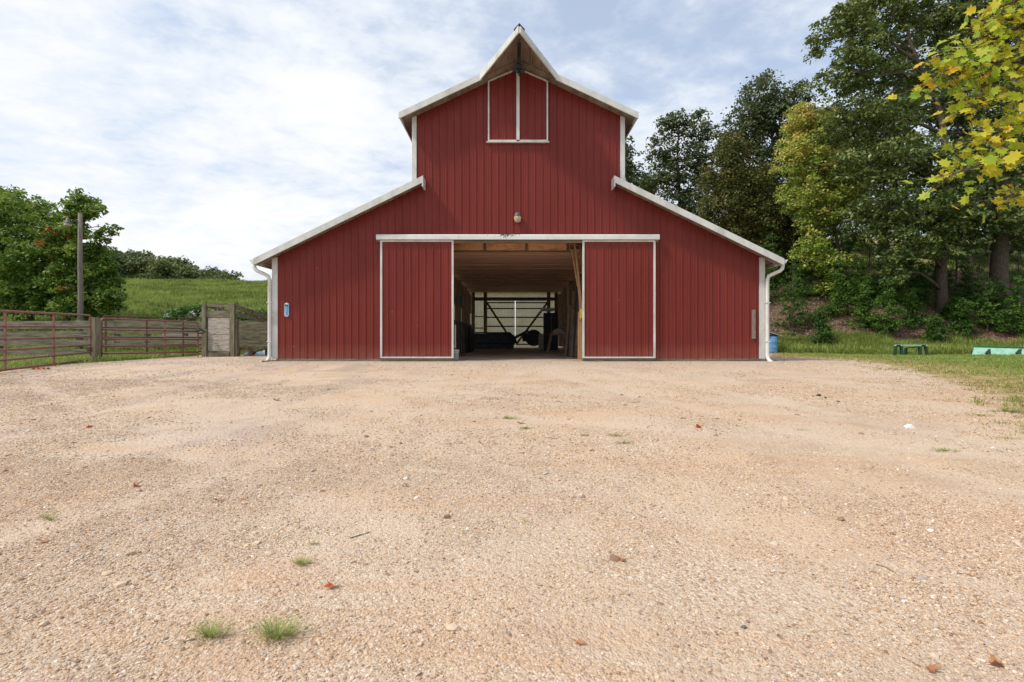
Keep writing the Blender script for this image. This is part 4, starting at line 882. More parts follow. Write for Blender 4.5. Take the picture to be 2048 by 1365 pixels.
# bench and blue sheets
D2 = 19.9; s2 = D2/1024; bx = lambda a: (a-1024)*s2; bz = lambda a: .74+(672-a)*s2; y2 = D2-15.9
bn_ = empty("work_bench", (bx(508), y2, -.06), "low dark plank bench against the grey board wall", "bench")
MB().box(bx(477), bx(545), y2+.35, y2+.85, bz(694), bz(692.3)).build("seat", M['graywood'], bn_)
MB().box(bx(476), bx(499), y2, y2+.10, bz(699.5), bz(695)).build("front_rail", M['oldwood'], bn_)
for a, b in ((497, 502.5), (474, 477), (539, 543)): MB().box(bx(a), bx(b), y2+.0, y2+.12, -.12, bz(695.2)).build("leg", M['oldwood'], bn_)
sh = MB().add([(bx(480), y2+.15, -.05), (bx(497), y2+.12, -.05), (bx(497), y2+.35, .16), (bx(483), y2+.4, .10), (bx(488), y2+.75, -.05)], [(0, 1, 2, 3), (3, 2, 4), (0, 3, 4), (1, 4, 2), (0, 4, 1)]).build("blue_tarp", M['paleblue'], None)
tag(sh, "crumpled pale blue sheet under the left end of the bench", "tarp")
tb = empty("blue_tub", (bx(516), y2+.2, -.05), "pale blue plastic tub tipped on its side below the bench", "tub")
MB().add([(bx(504), y2+.1, -.05), (bx(526), y2+.1, -.04), (bx(521), y2+.3, .16), (bx(506), y2+.3, .10), (bx(504), y2+.6, -.05), (bx(528), y2+.6, -.05), (bx(523), y2+.6, .15), (bx(506), y2+.6, .11)], [(0, 1, 2, 3), (3, 2, 6, 7), (1, 5, 6, 2), (0, 3, 7, 4), (4, 7, 6, 5), (0, 4, 5, 1)]).build("body", M['paleblue'], tb, bevel=.02)
MB().bar((bx(521), y2+.285, .165), (bx(526.5), y2+.085, -.03), .035, .03).build("rim", M['white_clean'], tb)
MB().box(bx(527), bx(541), y2+.5, y2+.9, -.06, .35).build("dark_box", M['black'], None)
tag(bpy.data.objects["dark_box"], "dark box in the shadow at the right end of the bench", "box")
# splash plank under the left downspout
w = P(541, 724, 15.35); o = MB().bar((w.x-.20, w.y-.12, gh(w.x, w.y)+.03), (w.x+.16, w.y+.1, gh(w.x, w.y)+.05), .12, .03).build("splash_plank", M['oldwood'], None); tag(o, "short brown plank lying below the left downspout", "plank")
# ------------------------------------------------------------------ utility pole with yard light
d = 24.5; pp = P(160.5, 672, d); zt = P(160, 427, d).z; zb = gh(pp.x, pp.y)
up = empty("utility_pole", (pp.x, pp.y, zb), "tall silvery wooden pole with a yard light near its top", "utility pole")
MB().tube([(pp.x, pp.y, zb-.3), (pp.x+.02, pp.y, 2.5), (pp.x-.01, pp.y, 4.5), (pp.x, pp.y, zt)], [.125, .113, .10, .088], 14).build("pole", M['pole'], up, smooth=True)
MB().tube([(pp.x, pp.y-.1, zt-.45), (pp.x-.12, pp.y-.28, zt-.38), (pp.x-.24, pp.y-.42, zt-.40)], .02, 8).build("lamp_arm", M['lampgrey'], up)
lh = MB().lathe((pp.x-.24, pp.y-.42, zt-.60), [(.15, 0), (.155, .03), (.11, .12), (.07, .16), (.065, .26), (.03, .28)], 18).build("lamp_head", M['lampgrey'], up, smooth=True)
MB().lathe((pp.x-.24, pp.y-.42, zt-.75), [(.08, 0), (.135, .06), (.148, .15), (.14, .152)], 18).build("lamp_lens", M['glaze'], lh, smooth=True)
# ------------------------------------------------------------------ right: barrel, wire gate, green implements
d = 26.3; bp = P(1543, 700, d); gz = gh(bp.x-.05, bp.y); bx0 = P(1554.5, 700, d).x-.30
br = empty("barrel", (bx0, bp.y, gz), "blue plastic barrel under a tilted lid behind the barn corner", "barrel")
prof = [(.26, 0), (.285, .02), (.295, .12), (.30, .28), (.308, .30), (.30, .32), (.302, .56), (.31, .58), (.302, .60), (.29, .78), (.275, .86), (.265, .88)]
MB().lathe((bx0, bp.y, gz), [(r, z*1.0) for r, z in prof], 28).build("body", M['blue'], br, smooth=True)
lid = MB().add([(bx0-.5, bp.y-.35, gz+1.12), (bx0+.45, bp.y-.32, gz+.86), (bx0+.45, bp.y+.32, gz+.88), (bx0-.5, bp.y+.35, gz+1.15), (bx0-.5, bp.y-.35, gz+1.14), (bx0+.45, bp.y-.32, gz+.88), (bx0+.45, bp.y+.32, gz+.90), (bx0-.5, bp.y+.35, gz+1.17)], [(0, 3, 2, 1), (4, 5, 6, 7), (0, 1, 5, 4), (1, 2, 6, 5), (2, 3, 7, 6), (3, 0, 4, 7)]).build("tilted_board", M['bucket'], None); tag(lid, "pale board tilted across the top of the blue barrel", "board")
MB().box(bx0-.26, bx0+.2, bp.y-.2, bp.y+.2, gz+.88, gz+.95).build("lid", M['black'], br)
gy0 = 11.3
gx1 = P(1612, 672, gy0+15.9).x; zz = gh(11.5, gy0)
wg = empty("farm_gate", (gx1-2.0, gy0, zz), "thin rusty pipe panel behind the blue barrel", "gate")
for k, pyv in enumerate((657.5, 667, 677, 685, 692)):
    a = P(1530, pyv, gy0+15.9); b = P(1612, pyv+2.2, gy0+15.9); MB().tube([a, b], .016, 6).build("rail", M['rustbrown'], wg)
a = P(1612, 660, gy0+15.9); MB().bar((a.x, a.y, zz-.05), (a.x+.04, a.y, a.z+.0), .05, .05).build("end_post", M['soffit'], wg)
MB().bar((a.x-2.1, a.y, zz-.05), (a.x-2.1, a.y, a.z), .05, .05).build("end_post", M['rustbrown'], wg)
MB().lathe((a.x+.09, a.y, a.z-.28), [(.02, 0), (.05, .03), (.05, .07), (.02, .10)], 10).build("insulator", M['white'], wg)
# green hitch frame
d = 21.6; s = d/1024; fx_ = lambda a: (a-1024)*s; fz = lambda a: .74+(672-a)*s; yy = d-15.9; zg = gh(fx_(1822), yy)
fr = empty("implement_frame", (fx_(1822), yy, zg), "dark green steel implement frame standing on the lawn edge", "implement frame")
zt = fz(691); 
MB().bar((fx_(1791), yy, zt), (fx_(1853), yy, zt-.01), .12, .07).build("top_bar", M['mint'], fr)
for a, dx in ((1791, -.05), (1802, .03), (1840, -.02), (1851, .06)):
    MB().prism([(fx_(a)-.05, yy-.05, zt-.03), (fx_(a)+.05, yy-.05, zt-.03), (fx_(a)+.06+dx, yy-.05, zg-.02), (fx_(a)-.04+dx, yy-.05, zg-.02)], (0, .09, 0)).build("leg", M['darkgreen'], fr, bevel=.006)
MB().bar((fx_(1821), yy+.25, zt-.12), (fx_(1822), yy+.3, zg), .10, .08).build("rear_leg", M['darkgreen'], fr)
MB().bar((fx_(1820), yy+.2, zt-.12), (fx_(1838), yy+.05, zt-.06), .05, .05).build("brace", M['darkgreen'], fr)
for a in (1794.5, 1845): MB().box(fx_(a)-.08, fx_(a)+.08, yy-.075, yy-.062, zt-.06, zt+.02).build("bolt_plate", M['dark_iron'], fr)
# bleached green blade lying on its back, tilted
d = 21.2; s = d/1024; yy = d-15.9; zg = gh(fx_(2000), yy)
gb = empty("tractor_blade", ((2010-1024)*s, yy, zg), "long sun bleached mint green blade lying in the grass", "tractor blade")
X0, X1 = (1944-1024)*s, (2120-1024)*s; zlo, zhi = .74+(672-712.5)*s, .74+(672-694)*s*1.02
c = [(X0, yy, zlo), (X1, yy-.15, zlo-.10), (X1+.5, yy+.35, zhi-.10), (X0+.52, yy+.45, zhi)]
nrm = Vector((0, -.04, .035))
MB().prism(c, nrm*-1).build("plate", M['mint'], gb)
MB().bar(Vector(c[3])+Vector((-.02, .0, .02)), Vector(c[2])+Vector((0, 0, .02)), .09, .05).build("top_edge", M['green'], gb)
MB().bar(Vector(c[0])+Vector((0, -.05, .0)), Vector(c[1])+Vector((0, -.05, 0)), .07, .07).build("bottom_edge", M['green'], gb)
for a in (1977, 2038):
    q = P(a, 706, d-.05); MB().prism([(q.x-.09, q.y+.08, q.z-.02), (q.x-.0, q.y+.05, q.z-.12), (q.x+.09, q.y+.08, q.z-.08), (q.x+.08, q.y+.1, q.z+.14), (q.x+.01, q.y+.1, q.z+.07)], (0, -.10, .03)).build("lug", M['darkgreen'], gb)
MB().tube([P(2046, 690, 21.2), P(2043, 702, 21.05), P(2037, 713, 21.0), P(2032, 718, 20.95)], .012, 6).build("hydraulic_hose", M['dark_iron'], gb)
# ------------------------------------------------------------------ small things on the yard
def blade_tuft(name, px_, py_, w, h, n, seed, label, dryf=.42, group="grass tufts in the gravel"):
    x, y, z = ground_at(px_, py_); r_ = np.random.default_rng(seed); V = []; Fs = []; at = []
    w = w*(.62 if py_ > 1000 else .85); n = int(n*.9)
    for i in range(n):
        a = r_.uniform(0, 6.283); rr = w*.5*r_.uniform()**.8*(1 if math.sin(3*a+seed) > -.3 else .35); bx, by = rr*math.cos(a), rr*.45*math.sin(a)
        la = a+r_.normal(0, .4); ln = r_.uniform(.5, 1.5); hh = h*r_.uniform(.5, 1.1); wd = r_.uniform(.0014, .0030)*(1 if w < .5 else 1.5)*max(1, (y+15.9)/4)
        cv = r_.uniform(.8, 1) if r_.uniform() < dryf else r_.uniform(0, .6); o = len(V); px2, py2 = -math.sin(la), math.cos(la)
        for tt, ww in ((0, 1), (.4, .9), (.75, .6), (1, .08)):
            off = ln*hh*tt**1.5; zz = hh*(tt-.42*ln*tt**2.4*.8)
            for sg in (-1, 1): V.append((x+bx+math.cos(la)*off+sg*px2*wd*ww/2, y+by+math.sin(la)*off+sg*py2*wd*ww/2, z-.003+max(zz, .002))); at.append(cv)
        Fs += [(o+2*k, o+2*k+1, o+2*k+3, o+2*k+2) for k in range(3)]
    me = bpy.data.meshes.new(name); me.from_pydata([(a-x, b-y, c_-z) for a, b, c_ in V], [], Fs); me.materials.append(M['grassb'])
    at_ = me.attributes.new('v', 'FLOAT', 'POINT'); at_.data.foreach_set('value', np.asarray(at, np.float32))
    o = bpy.data.objects.new(name, me); o.location = (x, y, z); COL.objects.link(o); return tag(o, label, "grass tuft", group)
for a in [(422, 1280, .19, .085, 190, "spiky grass tuft at the lower left, left of the biggest one"), (553, 1278, .25, .10, 260, "biggest spiky green grass tuft with straw blades, lower left"), (603, 1131, .16, .05, 170, "round low grass tuft above the bright orange leaf"), (628, 1091, .10, .025, 60, "small dark green creeping sprig above the round tuft"),
          (98, 1040, .13, .06, 80, "yellowish tuft near the left picture edge"), (1016, 838, .42, .06, 200, "wide flat grass tuft in the middle of the yard"), (1051, 858, .25, .05, 130, "small grass tuft just right of the wide flat one"), (1166, 872, .20, .04, 80, "faint grass tuft left of the paired tufts"),
          (1232, 873, .28, .05, 140, "upper of the paired tufts right of centre"), (1246, 888, .24, .05, 120, "lower of the paired tufts right of centre"), (1888, 903, .34, .05, 170, "flat grass tuft below the white rag at the right"), (1052, 1046, .12, .03, 50, "sparse thin tuft in the centre foreground"),
          (810, 974, .10, .03, 50, "tiny tuft left of centre in the mid yard"), (1604, 861, .26, .03, 60, "faint flat tuft left of the white rag"), (1268, 806, .22, .03, 60, "tiny far tuft in front of the right door"), (656, 780, .20, .04, 70, "small far tuft in front of the left door"), (2016, 824, .6, .07, 260, "broad dark tuft at the grass edge, far right"), (1960, 832, .4, .05, 120, "thin grass patch left of the broad dark tuft"), (2018, 878, .35, .04, 120, "low tuft at the right edge above the flat tuft")]:
    blade_tuft("grass_tuft", a[0], a[1], a[2], a[3], a[4], a[0], a[5])
def leaf(px_, py_, size, mat, seed, label, curl=.5):
    x, y, z = ground_at(px_, py_); r_ = random.Random(seed); V = [(0, 0, .004)]; n = 15; lobes = [1, .5, .75, .45, .95, .5, 1.05, .5, .95, .45, .75, .5, .9, .35, .55]; rot = r_.uniform(0, 6.28)
    for i in range(n):
        a = rot+6.283*i/n; q = lobes[i]*size/2*r_.uniform(.85, 1.15); V.append((q*math.cos(a), q*math.sin(a)*.8, .004+curl*size*abs(math.cos(a*1.0+1.3*seed))**2*.8*(q/(size/2))))
    Fs = [(0, 1+i, 1+(i+1) % n) for i in range(n)]
    V += [(0, 0, .006), (-size*.25*math.cos(rot), -size*.6*math.sin(rot)-.02, .004)]
    me = bpy.data.meshes.new("fallen_leaf"); me.from_pydata(V, [], Fs); me.materials.append(mat); o = bpy.data.objects.new("fallen_leaf", me); COL.objects.link(o); o.location = (x, y, z+.004)
    return tag(o, label, "leaf", "fallen leaves on the gravel")
for a in [(663, 1176, .085, 'redleaf', "bright orange red leaf below the round tuft"), (438, 1004, .09, 'litterleaf', "curled rusty leaf at the left middle of the yard"), (1157, 1290, .06, 'litterleaf', "tan curled leaf at the bottom centre"), (1860, 1348, .075, 'litterleaf', "left of the two brown leaves at the bottom right"), (1992, 1335, .085, 'litterleaf', "right of the two brown leaves at the bottom right"),
          (1397, 856, .12, 'redleaf', "small red leaf right of centre in the mid yard"), (553, 802, .16, 'litterleaf', "brown leaf in front of the left sliding door"), (1041, 848, .12, 'litterleaf', "pinkish leaf beside the wide flat tuft"), (178, 857, .10, 'redleaf', "small orange leaf at the left of the yard"), (88, 1088, .09, 'litterleaf', "brown leaf near the lower left edge"), (272, 976, .09, 'litterleaf', "brown leaf beside a faint tuft at the left"), (1247, 1296-170, .05, 'litterleaf', "small tan leaf right of the centre foreground")]:
    leaf(a[0], a[1], a[2], M[a[3]], a[0] % 7, a[4])
# leaves drifted along the left grass edge
for i in range(26):
    pxx = rnd.uniform(40, 130); leaf_o = leaf(pxx, rnd.uniform(724, 742)-(pxx-85)*.10, .13, M['litterleaf'] if i % 3 else M['redleaf'], i, "dry brown or reddish leaf drifted along the foot of the long red gate", .8); leaf_o['group'] = "leaves drifted under the red gate"
x, y, z = ground_at(1821, 857); wr_ = MB(); wr_.add([(x-.06, y, z), (x+.05, y-.02, z), (x+.07, y+.04, z+.01), (x-.01, y+.03, z+.05), (x-.05, y+.05, z+.02), (x+.02, y+.0, z+.045)], [(0, 1, 5), (1, 2, 5), (2, 3, 5), (3, 4, 5), (4, 0, 5), (2, 4, 3)]); tag(wr_.build("rag", M['white_clean'], None), "small crumpled white scrap on the gravel at the right", "scrap")
for k, (a, b, s_, mt_) in enumerate([(1637, 793, .07, 'dark_iron'), (1651, 797, .04, 'dark_iron'), (1676, 805, .05, 'oldwood'), (1488, 1262, .024, 'lampgrey'), (1557, 1274, .016, 'lampgrey')]):
    x, y, z = ground_at(a, b); bm = bmesh.new(); bmesh.ops.create_icosphere(bm, subdivisions=2, radius=s_/2); r_ = random.Random(k)
    for v in bm.verts: v.co *= r_.uniform(.8, 1.15); v.co.z *= .7
    me = bpy.data.meshes.new("rock"); bm.to_mesh(me); bm.free(); me.materials.append(M[mt_]); o = bpy.data.objects.new("rock", me); COL.objects.link(o); o.location = (x, y, z+s_*.2)
    tag(o, ["largest dark rock of the three in the right mid yard", "small dark rock just right of the largest one", "brown clod right of the two dark rocks", "grey pebble in the lower right foreground", "tiny grey pebble right of the larger grey pebble"][k], "rock")
for k, (a, b, c_, d_, lb) in enumerate([(700, 1079, 745, 1066, "thin grey twig right of the small green sprig"), (1752, 1131, 1792, 1149, "long thin twig in the right foreground"), (1914, 1150, 1958, 1162, "thin twig near the right edge"), (366, 1288, 392, 1283, "short straw twig left of the spiky tuft"), (1088, 877, 1115, 880, "dark twig left of the paired tufts"), (833, 1358, 842, 1350, "short brown stick at the bottom edge")]):
    p = Vector(ground_at(a, b)); q = Vector(ground_at(c_, d_)); mid_ = p.lerp(q, .5)+Vector((.01, .01, .006)); o = MB().tube([p+Vector((0, 0, .004)), mid_, q+Vector((0, 0, .006))], [.0035, .003, .0015], 5).build("twig", M['oldwood'], None); tag(o, lb, "twig")
w_ = P(1298, 722, 15.3)
o = MB().bar((1.9+.55, -.45, -.035), (2.75, -.40, -.03), .07, .02).build("wood_splinter", M['pine'], None); tag(o, "reddish wood splinter lying under the right sliding door", "splinter")
# ------------------------------------------------------------------ trees
def tree(name, base, label, cat, trunk, tr, lobes, ncl, lpc, lsize, leafmat, barkmat=None, clr=.55, group=None, limbs=True, seed=0, vrange=(0, 1), flat=.5, accent=None, shell=.55, lean_up=.5, twigs=True, extra_limbs=(), vy=0):
    """trunk: points relative to base; lobes: (cx,cy,cz,rx,ry,rz) relative to base"""
    r_ = np.random.default_rng(seed+100)
    g = empty(name, base, label, cat, group); B = Vector(base)
    tp = [Vector(p) for p in trunk]; m = MB(); n = len(tp)
    rad = [tr*(1-.85*(i/(n-1))**1.1) for i in range(n)]; rad[0] *= 1.2
    # smooth polyline
    pts, rd = [], []
    for i in range(n-1):
        for q in np.linspace(0, 1, 5)[:-1]:
            p0, p1, p2, p3 = tp[max(i-1, 0)], tp[i], tp[i+1], tp[min(i+2, n-1)]
            pts.append(.5*((2*p1)+(-p0+p2)*q+(2*p0-5*p1+4*p2-p3)*q*q+(-p0+3*p1-3*p2+p3)*q**3)); rd.append(rad[i]+(rad[i+1]-rad[i])*q)
    pts.append(tp[-1]); rd.append(rad[-1])
    m.tube([p+B for p in pts], rd, 10)
    vols = np.array([l[3]*l[4]*l[5] for l in lobes]); cnt = np.maximum(1, np.round(ncl*vols**.75/np.sum(vols**.75))).astype(int)
    CP = []
    for (cx, cy, cz, rx, ry, rz), c in zip(lobes, cnt):
        ctr = Vector((cx, cy, cz))
        # limb from the trunk to the lobe
        cand = [i for i, p in enumerate(pts) if p.z < cz-.15*rz] or [0]
        j = min(cand, key=lambda i: (pts[i]-ctr).length+max(0, pts[i].z-(cz-.5*rz))*1.5)
        a = pts[j]; r0 = min(rd[j]*.6, .022*(ctr-a).length+.02); mid_ = a.lerp(ctr, .5)+Vector((r_.normal(0, .15), r_.normal(0, .15), .12*(ctr-a).length))
        if limbs: m.tube([B+a, B+a.lerp(mid_, .5)+Vector((0, 0, .05)), B+mid_, B+ctr], [r0, r0*.8, r0*.6, r0*.3], 6)
        for k in range(c):
            dv = r_.normal(0, 1, 3); dv /= np.linalg.norm(dv); rr = shell+(1-shell)*r_.uniform() if r_.uniform() < .75 else r_.uniform(.15, 1)
            rr *= 1+.35*float(vnoise(dv[0]*2+cx, dv[1]*2+dv[2]*2+cy, .7, seed))
            p = Vector((cx+dv[0]*rx*rr, cy+dv[1]*ry*rr, cz+dv[2]*rz*rr)); CP.append(p)
            if twigs and limbs and r_.uniform() < .30: q = mid_.lerp(ctr, r_.uniform(.3, 1)); m.tube([B+q, B+q.lerp(p, .5)+Vector((0, 0, .08)), B+p], [r0*.28, r0*.2, .01], 4, cap=False)
    for ex in extra_limbs:
        m.tube([B+Vector(p) for p, _ in ex], [q for _, q in ex], 8)
    m.build("trunk", barkmat or M['bark'], g, smooth=True)
    CP = np.array(CP); nc = len(CP); tot = nc*lpc
    cs = r_.uniform(.6, 1.35, nc)*clr
    off = r_.normal(0, 1, (nc, lpc, 3)); off /= np.maximum(np.linalg.norm(off, axis=2, keepdims=True), 1e-6); off *= r_.uniform(0, 1, (nc, lpc, 1))**.5
    off[:, :, 2] *= flat; C = (CP[:, None, :]+off*cs[:, None, None]).reshape(-1, 3)
    # droop the rim of each clump
    rr = np.linalg.norm(off[:, :, :2], axis=2).reshape(-1); C[:, 2] -= rr**2*np.repeat(cs, lpc)*.35
    nrm = r_.normal(0, .75, (tot, 3)); nrm[:, 2] += .9; outw = off.reshape(-1, 3)*.7; nrm += outw; nrm /= np.linalg.norm(nrm, axis=1, keepdims=True)
    t1 = np.cross(nrm, r_.normal(0, 1, (tot, 3))); t1 /= np.linalg.norm(t1, axis=1, keepdims=True); t2 = np.cross(nrm, t1)
    L = (lsize*r_.uniform(.6, 1.3, tot))[:, None]
    V = np.stack([C-t1*L*.5, C-t2*L*.30+t1*L*.08+nrm*L*.06, C+t1*L*.5, C+t2*L*.30-t1*L*.02+nrm*L*.06], 1).reshape(-1, 3)
    F = np.arange(tot*4).reshape(-1, 4)
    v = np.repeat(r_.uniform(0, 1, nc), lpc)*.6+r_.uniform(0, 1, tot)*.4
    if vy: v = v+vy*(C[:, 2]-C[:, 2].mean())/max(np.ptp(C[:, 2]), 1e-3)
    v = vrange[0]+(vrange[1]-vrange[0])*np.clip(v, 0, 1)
    if accent is not None:
        sel = r_.uniform(0, 1, nc) < accent[1]; s4 = np.repeat(sel, lpc)
        Va, Vb = V.reshape(-1, 4, 3)[s4], V.reshape(-1, 4, 3)[~s4]
        npmesh("crown", Vb.reshape(-1, 3), np.arange(len(Vb)*4).reshape(-1, 4), leafmat, {'v': ('FLOAT', np.repeat(v[~s4], 4))}, g)
        npmesh("turning_leaves", Va.reshape(-1, 3), np.arange(len(Va)*4).reshape(-1, 4), accent[0], {'v': ('FLOAT', np.repeat(v[s4], 4))}, g)
    else: npmesh("crown", V, F, leafmat, {'v': ('FLOAT', np.repeat(v, 4))}, g)
    return g
def pxlobes(lst, d, base):
    """(px, py, depth offset, rx px, ry m, rz px) -> lobes in metres relative to the base"""
    out = []
    for (a, b, dd, rx, ry, rz) in lst:
        D_ = d+dd; p = P(a, b, D_); out.append((p.x-base[0], p.y-base[1], p.z-base[2], rx*D_/1024, ry, rz*D_/1024))
    return out
def base_at(px_, d):
    x = (px_-1024)/1024*d; y = d-15.9; return (x, y, gh(x, y)-.05)
def trunk_px(lst, d, b): return [tuple(P(a, c, d+dd)-Vector(b)) for a, c, dd in lst]
# the big oak
d = 28; b = base_at(1885, d)
lob = [(1700, 60, 0, 70, 2.2, 60), (1770, 20, 1, 75, 2.5, 55), (1690, 150, .5, 60, 2, 50), (1760, 130, 1, 70, 2.4, 60), (1850, 60, 1.5, 80, 2.6, 70), (1930, 40, 1.5, 80, 2.6, 75), (1690, 235, 0, 55, 2, 45), (1770, 240, 0, 80, 2.6, 60),
       (1860, 200, 1.5, 80, 2.6, 70), (1950, 190, 1.2, 90, 2.8, 85), (1730, 330, -.5, 60, 2.2, 50), (1810, 330, -1, 80, 2.6, 60), (1900, 330, -1, 90, 2.6, 70), (1990, 320, 0, 80, 2.6, 80), (1770, 420, -1.2, 70, 2.2, 50), (1850, 430, -1.5, 80, 2.4, 50), (1940, 420, -1.2, 90, 2.4, 60),
       (1830, 500, -1.8, 60, 1.8, 34), (1800, 470, -1.5, 60, 1.8, 36), (1795, 545, -1.6, 34, 1.0, 22), (1905, 480, -1.6, 60, 1.6, 34), (1730, 20, 0, 60, 2, 50), (1830, -40, 1, 120, 2.6, 60), (1980, 110, 1.5, 90, 2.6, 80), (1640, 80, .3, 26, 1, 26), (1650, 165, .3, 34, 1, 22), (1990, 440, -1, 70, 2, 46)]
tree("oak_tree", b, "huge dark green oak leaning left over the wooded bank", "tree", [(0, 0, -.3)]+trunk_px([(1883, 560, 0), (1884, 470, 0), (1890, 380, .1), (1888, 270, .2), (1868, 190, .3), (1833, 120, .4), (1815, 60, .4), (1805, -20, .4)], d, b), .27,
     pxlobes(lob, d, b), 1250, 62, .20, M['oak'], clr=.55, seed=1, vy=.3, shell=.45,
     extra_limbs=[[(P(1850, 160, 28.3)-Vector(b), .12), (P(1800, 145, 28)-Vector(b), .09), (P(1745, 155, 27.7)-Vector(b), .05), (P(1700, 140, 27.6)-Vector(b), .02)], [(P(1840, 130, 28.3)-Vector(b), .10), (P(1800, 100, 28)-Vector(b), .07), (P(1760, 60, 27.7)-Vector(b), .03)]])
# second big trunk at the edge
d = 27.5; b = base_at(1998, d)
lob = [(2010, 250, 1, 90, 2.6, 90), (2100, 100, 1, 100, 3, 120), (2040, 400, .5, 80, 2.2, 70), (2120, 330, .5, 90, 2.6, 110), (1960, 470, 1.2, 60, 2, 30), (2050, 470, 0, 60, 2, 36), (2080, -40, 1, 110, 3, 90), (1965, 0, 2, 70, 2.4, 80)]
tree("oak_tree", b, "thick trunked oak at the far right with crown beyond the frame", "tree", [(0, 0, -.3)]+trunk_px([(1998, 540, 0), (2003, 440, 0), (2008, 300, .2), (2030, 150, .3), (2050, 0, .4), (2060, -120, .4)], d, b), .43, pxlobes(lob, d, b), 560, 60, .19, M['oak'], clr=.65, seed=2, vy=.2)
# yellowing maple
d = 31; b = base_at(1716, d)
lob = [(1625, 255, 0, 58, 1.8, 42), (1590, 320, -.3, 46, 1.5, 44), (1655, 320, -.3, 62, 1.8, 52), (1610, 390, -.4, 58, 1.6, 42), (1680, 390, -.5, 50, 1.6, 42), (1640, 440, -.6, 46, 1.4, 28), (1640, 520, -1, 46, 1.3, 34), (1600, 235, 0, 34, 1.2, 26), (1655, 575, -1.2, 26, .8, 24), (1710, 350, 0, 40, 1.2, 40), (1620, 500, -1, 30, 1, 36)]
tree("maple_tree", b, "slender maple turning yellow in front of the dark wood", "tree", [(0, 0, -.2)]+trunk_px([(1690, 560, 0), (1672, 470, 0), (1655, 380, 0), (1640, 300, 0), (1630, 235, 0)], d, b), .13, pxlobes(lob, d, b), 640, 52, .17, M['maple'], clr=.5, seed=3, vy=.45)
# tall green oak behind the maple
d = 42; b = base_at(1560, d)
lob = [(1520, 195, 0, 38, 2.4, 40), (1560, 230, 0, 60, 2.6, 44), (1500, 250, 0, 45, 2.4, 45), (1480, 310, 0, 40, 2.4, 45), (1590, 195, 0, 26, 1.6, 30), (1600, 290, 1, 60, 2.6, 60), (1550, 330, 0, 60, 2.6, 60), (1530, 420, 0, 60, 2.4, 60), (1620, 430, 1, 60, 2.4, 60), (1480, 380, 0, 46, 2.2, 46), (1680, 380, 2, 60, 2.4, 70), (1680, 260, 2, 60, 2.4, 60), (1450, 290, 0, 26, 1.6, 26)]
tree("oak_tree", b, "tall mid green oak rising behind the yellow maple", "tree", [(0, 0, -.3)]+trunk_px([(1558, 480, 0), (1552, 380, 0), (1545, 280, 0), (1530, 190, 0)], d, b), .3, pxlobes(lob, d, b), 950, 48, .26, M['oak_blue'], clr=.85, seed=4, vy=.2)
# brownish cedar
d = 34; b = base_at(1470, d)
lob = [(1465, 300, 0, 34, 1.3, 40), (1445, 350, 0, 48, 1.6, 44), (1490, 370, 0, 50, 1.7, 50), (1440, 415, 0, 44, 1.7, 44), (1500, 440, 0, 60, 1.8, 50), (1455, 470, 0, 55, 1.6, 40), (1540, 480, 0, 50, 1.5, 44), (1530, 410, 0, 40, 1.5, 46), (1520, 530, 0, 50, 1.4, 40)]
tree("cedar_tree", b, "olive brown cedar standing just beyond the barn roof", "tree", [(0, 0, -.2)]+trunk_px([(1472, 480, 0), (1468, 380, 0), (1462, 265, 0)], d, b), .18, pxlobes(lob, d, b), 900, 50, .16, M['cedar'], clr=.55, seed=5, flat=.7)
# oak against the sky left of it
d = 44; b = base_at(1360, d)
lob = [(1345, 245, 0, 34, 1.8, 28), (1395, 265, 0, 34, 1.8, 32), (1320, 300, 0, 34, 1.8, 34), (1375, 320, 0, 44, 2, 36), (1330, 360, 0, 44, 2, 34), (1390, 385, 0, 44, 2, 40), (1300, 365, 0, 20, 1, 18), (1405, 330, 0, 26, 1.4, 30), (1350, 420, 0, 46, 2, 34), (1410, 440, 0, 46, 2, 40), (1400, 235, 0, 16, 1, 16)]
tree("oak_tree", b, "open crowned bluish green oak against the sky right of the gable", "tree", [(0, 0, -.3)]+trunk_px([(1362, 470, 0), (1358, 380, 0), (1355, 310, 0), (1360, 240, 0)], d, b), .22, pxlobes(lob, d, b), 400, 44, .25, M['oak_blue'], clr=.72, seed=6, shell=.4)
d = 46; b = base_at(1268, d)
lob = [(1252, 300, 0, 16, 1.4, 22), (1262, 345, 0, 24, 1.4, 22), (1285, 360, 0, 20, 1.2, 16), (1245, 340, 0, 24, 1.4, 30), (1300, 380, 0, 24, 1.2, 14)]
tree("oak_tree", b, "sparse tree top peeping out beside the right corner of the upper wall", "tree", [(0, 0, -.3)]+trunk_px([(1268, 470, 0), (1262, 380, 0), (1255, 300, 0)], d, b), .16, pxlobes(lob, d, b), 100, 44, .25, M['oak_blue'], clr=.65, seed=7, shell=.4)
